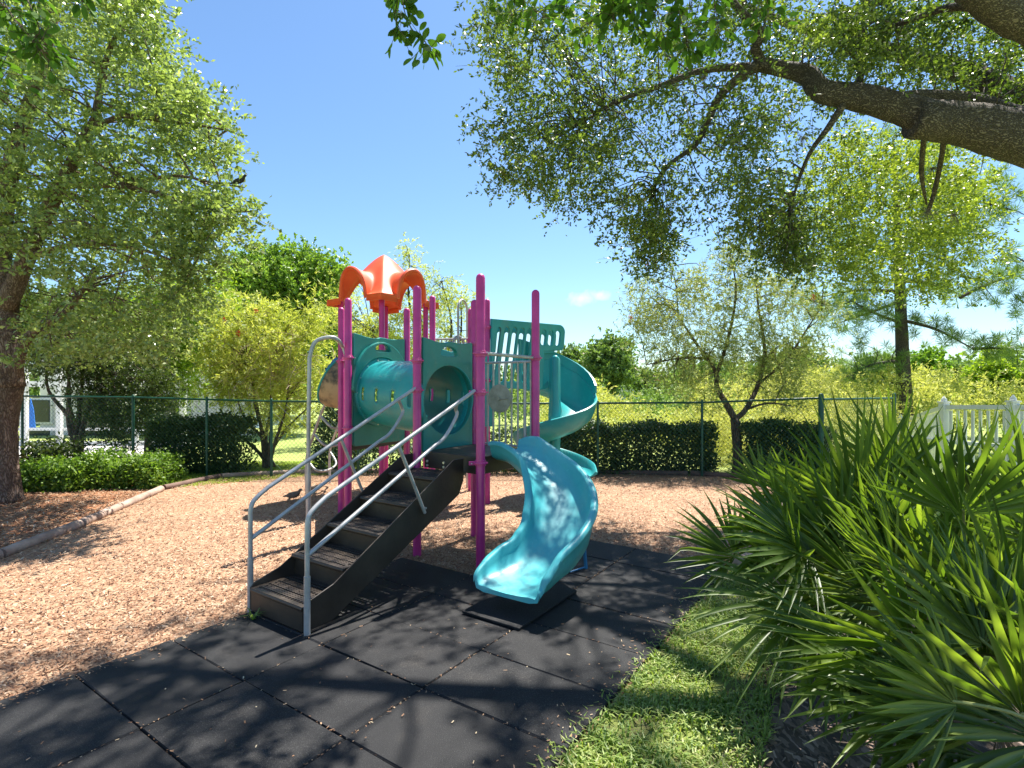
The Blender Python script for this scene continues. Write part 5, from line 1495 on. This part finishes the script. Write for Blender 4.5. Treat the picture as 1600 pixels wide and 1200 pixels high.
# right bottlebrush
Yh = 10.9
b = Vector(((1152 - 800) / F * 10.45, 10.45, 0))
fk = at(1148, 655, 10.6)
ln_ = [([b, at(1152, 700, 10.5), fk], [.10, .085, .085]),
       ([fk, at(1133, 628, 10.6), at(1120, 605, 10.7), at(1118, 580, 10.8), at(1090, 540, 10.9), at(1050, 480, 11)], [.07, .06, .05, .04, .03, .01]),
       ([fk, at(1165, 640, 10.6), at(1185, 600, 10.8), at(1195, 550, 10.9), at(1185, 480, 11), at(1180, 430, 11)], [.06, .05, .045, .035, .02, .008]),
       ([at(1118, 590, 10.8), at(1140, 520, 11), at(1150, 450, 11), at(1140, 400, 11)], [.04, .03, .02, .008]),
       ([at(1100, 560, 10.9), at(1060, 560, 10.8), at(1010, 570, 10.8)], [.03, .02, .008]),
       ([at(1185, 600, 10.8), at(1230, 560, 10.9), at(1270, 500, 11), at(1290, 470, 11)], [.03, .025, .015, .006]),
       ([at(1165, 640, 10.6), at(1200, 630, 10.4), at(1240, 635, 10.3)], [.025, .02, .008]),
       ([at(1060, 500, 11), at(1055, 440, 11), at(1040, 400, 11)], [.015, .01, .004])]
cl = blob_pts([(1050, 460, Yh, 62, 50, .9), (1010, 500, Yh, 38, 48, .7), (1130, 450, Yh, 60, 55, .9), (1200, 460, Yh, 60, 55, .9), (1262, 480, Yh, 45, 40, .7), (1100, 530, Yh, 70, 45, .9), (1180, 540, Yh, 70, 45, .9), (1040, 570, Yh, 42, 40, .7), (1090, 600, Yh, 40, 30, .6),
                (1210, 590, Yh, 50, 30, .7), (1140, 395, Yh, 20, 25, .4), (1045, 395, Yh, 12, 20, .3), (1000, 440, Yh, 20, 20, .4), (1230, 610, Yh, 35, 25, .5), (1250, 540, Yh, 40, 35, .6)], 540)
bt2, _, _ = tree('bottlebrush_tree', b, ln_, cl, M['bark_dark'], M['leaf_brush_grey'], 'airy weeping bottlebrush with forked trunk between the two clipped hedges', ntw=190, tw=(.012, .003), nsp=700,
     crown_kw=dict(per=6, leaves=11, slen=.32, L=.095, W=.018, droop=.45, spread=.14))
flowers(bt2, [(1271, 464, 10.6), (1012, 410, 10.8), (985, 498, 10.6)])

# ---- pine
Yp = 14.5
b = Vector(((1416 - 800) / F * Yp, Yp, 0))
def pr(px, py, dy=0): return at(px, py, Yp + dy)
pl = [([b, pr(1413, 620), pr(1408, 500), pr(1405, 420), pr(1400, 300), pr(1395, 215)], [.21, .18, .14, .12, .07, .02])]
for (x0, y0, x1, y1, dy) in ((1410, 505, 1330, 470, -.6), (1408, 470, 1310, 505, .6), (1408, 500, 1520, 545, -.8), (1520, 545, 1590, 548, -.8), (1412, 560, 1345, 575, 1), (1412, 565, 1320, 590, -.5), (1407, 440, 1500, 460, .8), (1404, 400, 1320, 390, -.6),
                             (1403, 380, 1520, 350, .3), (1500, 465, 1600, 430, .3), (1402, 330, 1560, 270, 0), (1402, 330, 1310, 300, .6), (1398, 280, 1470, 230, .5), (1413, 600, 1340, 600, .8), (1406, 455, 1260, 470, 1.2), (1400, 300, 1590, 330, -.6)):
    a, c_ = pr(x0, y0), pr(x1, y1, dy); m = (a + c_) / 2 + Vector((0, 0, random.uniform(-.12, .2)))
    pl.append(([a, m, c_], [.05, .035, .01]))
pt = thing('pine_tree', b, 'tall pine with bare grey lower trunk behind the white picket fence', 'tree')
tuft = []
for P_, r_ in pl[1:]:
    q = catmull(P_, 6)
    for i in range(3, len(q)):
        for _ in range(4): tuft.append(np.array(q[i]) + rng.normal(size=3) * np.array([.26, .26, .18]))
tuft = np.array(tuft + list(blob_pts([(1400, 260, Yp, 90, 70, 1.2), (1330, 330, Yp, 70, 60, 1.2), (1480, 340, Yp, 80, 70, 1.2), (1400, 400, Yp, 120, 60, 1.2), (1540, 300, Yp, 30, 40, .6), (1540, 430, Yp, 40, 60, .7), (1280, 500, Yp, 40, 40, .7), (1330, 530, Yp, 30, 20, .5)], 330)))
N = len(tuft); K = 46
dirs = unit(rng.normal(size=(N, K, 3)) + np.array([0, 0, .35])); Cn = tuft[:, None, :] + dirs * .10
link('crown', fast_mesh('crown', leaf_quads(Cn.reshape(-1, 3), dirs.reshape(-1, 3), .24, .012), 4), M['leaf_pine'], pt, smooth=False, angle=0)
mb = MB(); limbs(mb, pl[:1], 12); limbs(mb, pl[1:], 6); twigs(mb, pl[1:], tuft, 260, .012, .005, sag=.03); mb.build('trunk', M['bark'], pt, angle=0)
# pine bough reaching in at the right edge
b2 = Vector((15.2, 13.4, 0))
pl2 = [([b2, b2 + ZZ * 3, b2 + ZZ * 8], [.2, .16, .05]), ([b2 + ZZ * 4.6, at(1640, 420, 13.2), at(1585, 400, 13)], [.05, .03, .01]), ([b2 + ZZ * 6, at(1640, 300, 13.2), at(1590, 300, 13)], [.05, .03, .01]), ([b2 + ZZ * 3.2, at(1620, 480, 13.2), at(1585, 460, 13)], [.04, .03, .01])]
pt2 = thing('pine_tree', b2, 'pine beyond the right edge, only its needle boughs reaching into view', 'tree')
t2 = []
for P_, r_ in pl2[1:]:
    for q in catmull(P_, 8)[5:]: t2 += [np.array(q) + rng.normal(size=3) * .2 for _ in range(2)]
t2 = np.array(t2); dirs = unit(rng.normal(size=(len(t2), K, 3)) + np.array([0, 0, .35]))
link('crown', fast_mesh('crown', leaf_quads((t2[:, None, :] + dirs * .1).reshape(-1, 3), dirs.reshape(-1, 3), .24, .012), 4), M['leaf_pine'], pt2, smooth=False, angle=0)
mb = MB(); limbs(mb, pl2, 8); mb.build('trunk', M['bark'], pt2, angle=0)

# ---- hedges and shrubs
def hedge(name, x0, x1, Y, depth, h, label, n, mat=M['leaf_hedge'], L=.062, W=.042, cat='hedge', rough=.05, round_=False, skew=0.0):
    """clipped hedge between two pixels at depth Y: dense leafy shell over twiggy stems"""
    X0, X1 = (x0 - 800) / F * Y, (x1 - 800) / F * Y
    t = thing(name, ((X0 + X1) / 2, Y + depth / 2, 0), label, cat)
    N = n; u = rng.uniform(size=(N, 3)); face = rng.uniform(size=N)
    P = u.copy()
    P[face < .55, 1] = rng.uniform(0, .12, (face < .55).sum())
    s = (face >= .55) & (face < .80); P[s, 2] = 1 - rng.uniform(0, .10, s.sum())
    s = (face >= .80) & (face < .88); P[s, 0] = np.where(rng.uniform(size=s.sum()) < .5, rng.uniform(0, .04, s.sum()), 1 - rng.uniform(0, .04, s.sum()))
    C = np.stack([X0 + (X1 - X0) * P[:, 0], Y + depth * P[:, 1] + skew * P[:, 0], .03 + (h - .03) * P[:, 2]], 1)
    lump = 1 + .05 * np.sin(C[:, 0] * 5.3) + .04 * np.sin(C[:, 0] * 11 + 2)
    if round_:
        e = np.clip(1 - np.abs(P[:, 0] - .5) * 2, 0, 1); C[:, 2] *= (.35 + .65 * np.sqrt(np.clip(e * 4, 0, 1))) * (1 + .16 * np.sin(C[:, 0] * 7) + .08 * np.sin(C[:, 0] * 17))
        C[:, 1] += (C[:, 2] / h) * depth * .2
    C[:, 2] *= lump; C += rng.normal(size=C.shape) * rough
    C[:, 2] = np.maximum(C[:, 2], .02)
    D = rng.normal(size=C.shape) + np.array([0, -.5, .5])
    link('foliage', fast_mesh('foliage', leaf_quads(C, D, L, W, .8), 4), mat, t, smooth=False, angle=0)
    mb = MB()
    for k in range(int((X1 - X0) / .16)):
        x = X0 + .05 + k * .16 + random.uniform(-.04, .04); y = Y + depth * random.uniform(.3, .7) + skew * (x - X0) / max(.1, X1 - X0)
        mb.tube([(x, y, 0), (x + random.gauss(0, .06), y + random.gauss(0, .05), h * .5), (x + random.gauss(0, .1), y + random.gauss(0, .08), h * .85)], [.012, .008, .004], 5, cap=False)
    mb.build('stems', M['bark_dark'], t, smooth=False)
    return t
hedge('hedge', 232, 372, 10.25, .8, 1.0, 'square clipped hedge in front of the pond on the left', 15000)
hedge('hedge', 515, 905, 10.3, .7, .80, 'low hedge mostly hidden behind the climbing set', 9000)
hedge('hedge', 878, 1119, 10.25, .8, .88, 'long clipped dark hedge right of the spiral slide', 21000, mat=M['leaf_hedge'])
hedge('hedge', 1173, 1300, 10.15, .8, .90, 'short clipped hedge right of the forked trunk', 13000)
hedge('shrub_row', 12, 118, 8.55, .7, .37, 'low bushy glossy shrub nearest the left oak trunk', 6500, mat=M['leaf_shrub'], L=.065, W=.036, cat='shrub', rough=.06, round_=True)
hedge('shrub_row', 96, 238, 8.75, .8, .41, 'low bushy bright green shrub at the end of the rusty bed', 9000, mat=M['leaf_shrub'], L=.065, W=.036, cat='shrub', rough=.06, round_=True)
hedge('shrub_row', 22, 92, 9.6, .6, .60, 'darker rounded shrub right behind the shrub next to the oak trunk', 3600, mat=M['leaf_dark'], L=.07, W=.04, cat='shrub', rough=.07, round_=True)
hedge('shrub_row', 490, 560, 10.6, .8, 1.35, 'dark upright shrub behind the looped climber', 7000, mat=M['leaf_hedge'], L=.06, W=.035, cat='shrub', rough=.09, round_=True)

# ---- distant trees one can tell apart
def far_tree(px, py, Y, rx, ry, label, mat, n=120, L=.2, W=.11, slen=.5, name='distant_tree', droop=.1):
    b = Vector(((px - 800) / F * Y, Y, 0)); tp = at(px, py - ry * .3, Y)
    blobs = [(px, py, Y, rx, ry, rx / F * Y)] + [(px + random.uniform(-.6, .6) * rx, py + random.uniform(-.6, .5) * ry, Y, rx * .5, ry * .45, rx * .5 / F * Y) for _ in range(5)]
    cl = blob_pts(blobs, n)
    ln = [([b, b + (tp - b) * .45 + Vector((random.gauss(0, .1), 0, 0)), tp], [.012 * Y * .5, .009 * Y * .5, .03])] + trunk_lines(b + (tp - b) * .3, [at(px - rx * .6, py, Y), at(px + rx * .6, py - ry * .3, Y), at(px + rx * .2, py - ry * .7, Y)], .005 * Y, .02, .4, .1)
    tree(name, b, ln, cl, M['bark_dark'], mat, label, ntw=40, tw=(.03, .012), crown_kw=dict(per=7, leaves=11, slen=slen, L=L, W=W, droop=droop, spread=slen * .4), group='trees beyond the fence')
far_tree(955, 570, 30, 42, 44, 'rounded grey-green tree with fanned trunk right of the spiral slide', M['leaf_far'], 230)
far_tree(893, 560, 38, 18, 18, 'small tree top peeping over the edge of the spiral slide', M['leaf_far'], 70)
far_tree(1235, 585, 26, 62, 38, 'green tree low behind the weeping bottlebrush', M['leaf_far'], 230)
far_tree(1378, 575, 55, 26, 14, 'small rounded pine crown left of the tall pine trunk', M['leaf_bright'], 90, .4, .2, .8)
far_tree(1447, 571, 50, 24, 17, 'small rounded pine crown right of the tall pine trunk', M['leaf_bright'], 90, .4, .2, .8)
far_tree(1500, 590, 52, 34, 16, 'low hazy tree farthest right of the small pine crowns', M['leaf_far'], 80, .4, .2, .8)
far_tree(1575, 600, 17, 52, 52, 'bushy yellow-green tree at the right edge above the picket fence', M['leaf_lime'], 240, .14, .06, .4)
far_tree(1010, 600, 40, 30, 20, 'bush in front of the distant terracotta house', M['leaf_far'], 90, .25, .14, .5)
far_tree(1120, 585, 45, 70, 25, 'broad low tree seen through the weeping bottlebrush', M['leaf_far'], 160, .3, .16, .6)
far_tree(560, 560, 24, 70, 60, 'green tree filling the gap behind the teal tube', M['leaf_far'], 260, .18, .09, .5)
far_tree(20, 500, 24, 110, 70, 'broad tree behind the porch at the left edge', M['leaf_far'], 300, .18, .09, .5)
far_tree(180, 520, 26, 110, 80, 'broad tree behind the middle of the porch', M['leaf_far'], 260, .18, .09, .5)
far_tree(300, 570, 34, 70, 45, 'tree beyond the far bank of the pond', M['leaf_far'], 160, .25, .12, .5)

# ---- thickets nobody could count
def thicket(name, sp, n, Y0, Y1, mat, label, L, W, per=6, leaves=10, slen=.5):
    cl = span_pts(sp, n, Y0, Y1); cl[:, 2] = np.maximum(cl[:, 2], .05)
    C, D, *_ = sprigs(cl, per, leaves, slen, .0, slen * .35)
    C[:, 2] = np.maximum(C[:, 2], .02)
    tag(link(name, fast_mesh(name, leaf_quads(C, D, L, W), 4), mat, smooth=False, angle=0), label, 'undergrowth', kind='stuff')
thicket('undergrowth', [(1180, 600, 640), (1230, 590, 655), (1300, 575, 665), (1350, 590, 665), (1420, 575, 665), (1500, 590, 665), (1560, 600, 665), (1640, 600, 665)], 900, 13, 22, M['leaf_yellow'], 'tall yellow-green brush filling the ground behind the pine', .10, .035, slen=.35)
thicket('undergrowth', [(1110, 640, 735), (1150, 660, 738), (1200, 640, 735), (1260, 640, 730), (1340, 620, 720), (1420, 640, 720)], 420, 10.9, 12.5, M['leaf_yellow'], 'fine pale weeds behind the clipped hedges', .05, .012, slen=.28)
thicket('undergrowth', [(840, 612, 680), (930, 604, 690), (980, 640, 690), (1060, 650, 690), (1100, 640, 690), (1130, 640, 700)], 520, 12, 22, M['leaf_yellow'], 'yellow-green weeds beyond the fence behind the spiral slide', .09, .03, slen=.32)
thicket('undergrowth', [(560, 606, 650), (800, 604, 648), (930, 606, 648), (1000, 612, 648), (1060, 606, 645), (1130, 598, 645), (1200, 596, 645)], 620, 20, 40, M['leaf_far'], 'pale green bushes at the far side of the meadow', .16, .08, slen=.5)
thicket('undergrowth', [(1080, 600, 700), (1130, 596, 720), (1200, 592, 720), (1280, 600, 715), (1330, 596, 710)], 420, 11.6, 15, M['leaf_yellow'], 'light yellow-green brush right behind the weeping bottlebrush', .07, .026, slen=.3)
ring_ = []
for _ in range(1500):
    a = random.uniform(-62, 62); d = random.uniform(70, 95)
    ring_.append((math.sin(R(a)) * d, math.cos(R(a)) * d, random.uniform(0, 1) * (3.6 + 1.2 * math.sin(a * .8) + math.sin(a * 2.3))))
C, D, *_ = sprigs(np.array(ring_), 6, 8, 1.2, 0, .6)
tag(link('far_woods', fast_mesh('far_woods', leaf_quads(C, D, .7, .4), 4), M['leaf_far'], smooth=False, angle=0), 'far belt of woods along the horizon', 'woods', kind='stuff')

# ------------------------------------------------------------------ saw palmettos
def frond(hub, axis, nrm, L, spread, n, droop, base, seed=None, parent=None, jit=.07, W=.040, mat=None):
    """one fan: folded blades joined towards the hub, on a stalk from base"""
    axis = Vector(axis).normalized(); nrm = Vector(nrm); nrm = (nrm - axis * nrm.dot(axis)).normalized(); side = nrm.cross(axis)
    n = int(n * .92); mb = MB(); dth = R(spread) / n
    for i in range(n):
        a = -R(spread) / 2 + dth * (i + .5) + random.gauss(0, .02)
        f = abs(a) / (R(spread) / 2)
        ln = L * (1.0 - .22 * f * f) * random.uniform(.90, 1.06)
        d = axis * math.cos(a) + side * math.sin(a)
        d = (d + nrm * (random.gauss(0, .05) + (.10 if i % 2 else -.05) * .6)).normalized()
        s = nrm.cross(d).normalized()
        dr = droop * random.uniform(.2, .9); bend = random.gauss(0, .022); kink = random.gauss(0, .45) if random.random() < .07 else 0; kt = random.uniform(.5, .8)
        pts = []
        S = 8
        for k in range(S + 1):
            t = k / S
            p = Vector(hub) + d * (ln * (.02 + .98 * t)) + nrm * (.05 * ln * math.sin(t * 2.2)) + ZZ * (-dr * ln * t ** 2.4) + s * (bend * ln * t * t) + (nrm * kink - ZZ * abs(kink)) * ln * max(0, t - kt)
            wj = min(t * ln * dth * 1.25, W) * (1 if t < .40 else max(0.0, 1 - ((t - .40) / .60) ** 1.3))
            wj = max(wj, .0008)
            fold = .42 * wj
            pts.append((p - s * wj / 2, p - nrm * fold, p + s * wj / 2))
        o = len(mb.v)
        for a3 in pts: mb.v += [tuple(q) for q in a3]
        for k in range(S):
            b0 = o + 3 * k
            mb.f += [(b0, b0 + 1, b0 + 4, b0 + 3), (b0 + 1, b0 + 2, b0 + 5, b0 + 4)]
    o = mb.build('frond', mat or M['palm'], parent, smooth=True, angle=0)
    st = MB(); hb = Vector(hub); bs = Vector(base)
    m = (hb + bs) / 2 + Vector((0, 0, .12 * (hb - bs).length))
    q = catmull([bs, m, hb + axis * .03], 6); st.tube(q, [.010, .007, .0055], 6)
    st.build('stalk', M['petiole'], o)
    return o
def P3(px, py, Y): return at(px, py, Y)
palms = [
    ('saw_palmetto', Vector((1.78, 3.30, 0)), 'leftmost saw palmetto, its drooping fans reaching over the grass towards the tiles'),
    ('saw_palmetto', Vector((2.25, 2.75, 0)), 'central saw palmetto with an upright sunlit fan glowing bright green'),
    ('saw_palmetto', Vector((2.1, 4.3, 0)), 'darker saw palmetto at the back of the clump below the picket fence'),
    ('saw_palmetto', Vector((1.9, 1.85, 0)), 'saw palmetto nearest the camera in the lower right corner'),
    ('saw_palmetto', Vector((3.3, 3.3, 0)), 'saw palmetto at the right edge with dead fibre on its trunk'),
]
PT = []
for nm, b, lab in palms:
    t = thing(nm, b, lab, 'palmetto', 'saw palmettos beside the play area'); PT.append((t, b))
    tr = MB(); hh = .45
    q = catmull([b, b + Vector((.05, .03, hh * .5)), b + Vector((.08, .02, hh))], 4); tr.tube(q, [.06, .055, .04], 12, .15)
    tr.build('trunk', M['dry'], t)
cam_n = Vector((-.2, -1, .35))
# hub px, py, Y, axis in picture (right, up), toward-camera lean, length, spread, droop, plant
F_ = [
    (1502, 805, 2.5, .0, 1.0, .40, .52, 150, .02, 1, 28),      # bright upright fan
    (1262, 860, 2.95, -1.0, .32, .15, .56, 150, .10, 0, 28),        # left fan
    (1248, 945, 2.85, -1.0, -.10, .2, .60, 190, .22, 0, 28),      # low left fan
    (1335, 790, 3.5, -.25, 1.0, .1, .72, 150, .03, 2, 28),         # dark upright
    (1400, 740, 3.9, -.2, 1.0, .0, .60, 110, .0, 2, 22),
    (1310, 860, 3.2, -.7, .75, .0, .58, 120, .05, 0, 24),
    (1225, 830, 3.4, -.8, .65, .1, .46, 130, .05, 0, 24),
    (1425, 1010, 2.35, -.85, .55, .3, .66, 130, .06, 3, 28),
    (1600, 1120, 1.95, -.75, .75, .25, .66, 130, .05, 3, 30),
    (1640, 1160, 1.9, -1.0, .12, .25, .62, 110, .06, 3, 26),
    (1480, 950, 2.6, -.5, .9, .1, .55, 130, .05, 1, 26),
    (1590, 960, 2.4, -.15, 1.0, .1, .60, 130, .05, 1, 26),
    (1600, 790, 2.9, .1, 1.0, 0, .56, 140, .05, 4, 26),
    (1560, 880, 2.8, .3, .9, .1, .50, 160, .08, 4, 26),
    (1650, 770, 3.2, -.2, 1.0, .1, .50, 130, .03, 4, 24),
    (1440, 870, 3.0, -.35, 1.0, .15, .50, 150, .06, 1, 26),
    (1360, 930, 2.8, -.95, .3, .1, .52, 140, .12, 0, 26),
    (1300, 1000, 2.75, -.6, -.8, .3, .34, 120, .25, 0, 16),
    (1545, 1060, 2.15, -.6, .9, .1, .55, 130, .08, 3, 26),
    (1400, 850, 3.4, .1, 1.0, .1, .52, 150, .05, 2, 26),
    (1330, 880, 3.3, -.9, .5, .0, .50, 140, .08, 0, 26),
    (1500, 900, 3.1, .1, 1.0, .2, .44, 170, .08, 1, 26),
    (1660, 860, 2.6, -.3, .95, .2, .55, 140, .06, 4, 26),
    (1560, 1190, 2.0, -1.0, -.05, .3, .48, 110, .12, 3, 22),
    (1450, 930, 2.9, .4, .9, .1, .46, 150, .08, 1, 24),
    (1370, 800, 3.7, .3, 1.0, .1, .50, 140, .04, 2, 24),
    (1690, 1010, 2.1, -.8, .5, .25, .60, 130, .06, 3, 26),
    (1290, 800, 3.7, -.55, .85, .0, .48, 130, .04, 2, 24),
    (1460, 790, 3.5, -.1, 1.0, .0, .60, 130, .02, 2, 26),
    (1535, 800, 3.4, .15, 1.0, .0, .58, 130, .02, 4, 26),
    (1390, 780, 3.6, -.35, 1.0, .0, .62, 120, .02, 2, 26),
    (1500, 1150, 2.1, -1.0, .25, .3, .55, 120, .08, 3, 24),
    (1400, 1100, 2.3, -1.0, .15, .2, .50, 130, .14, 3, 22),
    (1340, 1010, 2.5, -1.0, .05, .2, .50, 150, .14, 0, 24),
    (1470, 1060, 2.4, -.5, .8, .2, .50, 150, .06, 3, 24),
    (1560, 1000, 2.3, .1, 1.0, .1, .50, 150, .05, 4, 24),
    (1620, 1040, 2.1, -.4, .9, .2, .55, 140, .06, 3, 24),
    (1300, 920, 2.9, -1.0, .15, .1, .52, 160, .10, 0, 26),
    (1430, 960, 2.7, -.8, .4, .2, .50, 150, .10, 1, 24),
    (1360, 860, 3.1, -.3, 1.0, .2, .48, 150, .05, 0, 24),
]
for (px, py, Y, ar, au, ac, L, spd, dr, pi_, n) in F_:
    t, b = PT[pi_]
    hub = at(px, py, Y)
    axis = Vector((ar, -ac, au)).normalized()
    nrm = Vector((random.gauss(-.15, .25), -1, random.uniform(-.75, .25)))
    if (px, py) == (1502, 805): nrm = Vector((-.25, -1, -.62))
    if au < .4: nrm = Vector((random.gauss(-.3, .2), -.6, random.uniform(.5, 1.0)))
    frond(hub, axis, nrm, L * 1.1, spd, n, dr, b + Vector((.07 + random.gauss(0, .02), .02 + random.gauss(0, .02), .42)), parent=t, W=.028 + .010 * random.random())
# filler fans deeper in each plant
for pi_, (t, b) in enumerate(PT):
    for k in range(6):
        a = random.uniform(0, math.tau); el_ = random.uniform(.2, 1.2)
        d = Vector((math.cos(a) * math.cos(el_), math.sin(a) * math.cos(el_), math.sin(el_)))
        if d.y < -.3 and pi_ in (1, 3): d.y = abs(d.y)
        hub = b + Vector((0, 0, .40)) + d * random.uniform(.30, .55)
        frond(hub, d + Vector((0, 0, .1)), Vector((random.gauss(0, .3), random.gauss(-.6, .3), .7)), random.uniform(.38, .52), random.uniform(110, 170), 22, random.uniform(.05, .2), b + Vector((.07, .02, .40)), parent=t, W=.032)
# dead brown fans hanging low
for pi_, px, py, Y in ((0, 1290, 985, 2.9), (1, 1480, 1010, 2.7), (3, 1560, 1140, 2.2), (4, 1560, 930, 2.9), (1, 1430, 900, 3.2)):
    t, b = PT[pi_]
    o = frond(at(px, py, Y), Vector((random.gauss(-.2, .4), -.2, -1)), Vector((random.gauss(0, .3), -1, .2)), .36, 80, 15, .05, b + Vector((.07, .02, .36)), parent=t, W=.024, mat=M['dry'])
    o['label'] = 'dead brown fan hanging down'
# fibre tuft on the trunk of the right-edge plant
fb = MB(); c = at(1540, 832, 2.9)
for _ in range(90):
    d = Vector((random.gauss(0, 1), random.gauss(0, .7), random.gauss(-.2, 1))).normalized() * random.uniform(.03, .10); fb.tube([c, c + d], [.002, .001], 3, cap=False)
fb.build('fibre', M['dry'], PT[4][0], smooth=False)

# little grass tuft at the foot of the stairs
gt_ = MB(); c = gr(395, 972, .01)
V_ = []
for k in range(16):
    a = random.uniform(0, math.tau); ln = random.uniform(.07, .16); d = Vector((math.cos(a) * .6, math.sin(a) * .6, 1)).normalized()
    s = Vector((-math.sin(a), math.cos(a), 0)) * .005
    m = c + d * ln * .6; e = c + d * ln * .6 + Vector((math.cos(a), math.sin(a), .1)) * ln * .5
    V_ += [[c - s, c + s, m + s, m - s], [m - s, m + s, e + s * .1, e - s * .1]]
tag(link('weed_tuft', fast_mesh('weed_tuft', np.array([[tuple(p) for p in q] for q in V_]), 4), M['grass'], smooth=False, angle=0), 'small green weed tuft growing at the foot of the brown stairs', 'weed')

# ------------------------------------------------------------------ birds
def dove(px, py, face, label, scale=1.0, mat=M['bird'], z=0.0, Y=None):
    g = gr(px, py) if Y is None else at(px, py, Y)
    f = Vector((face, -.25, 0)).normalized()
    s = scale
    P = [(-.155, .060), (-.11, .068), (-.06, .078), (0, .088), (.05, .104), (.075, .128), (.088, .150), (.104, .155), (.118, .152), (.132, .148)]
    r = [.008, .014, .034, .042, .036, .020, .018, .019, .008, .002]
    mb = MB(); mb.tube([g + f * (x * s) + ZZ * (z_ * s) for x, z_ in P], [q * s for q in r], 12)
    lg = Vector((-f.y, f.x, 0))
    for sg in (-1, 1):
        a = g + f * (.005 * s) + lg * (sg * .016 * s)
        mb.tube([a + ZZ * .055 * s, a + ZZ * .0], .003 * s, 5); mb.tube([a - f * .012 * s + ZZ * .003, a + f * .022 * s + ZZ * .003], .003 * s, 5)
    o = mb.build('bird', mat, None, angle=0)
    return tag(o, label, 'bird')
dove(459, 784, 1, 'grey-brown dove walking on the mulch left of the magenta posts', 1.15)
dove(493, 771, 1, 'second dove, half hidden behind the stair handrail', 1.0)
dove(374, 292, 1, 'black bird perched on the outer twigs of the left oak', .9, M['black'], Y=7.0)
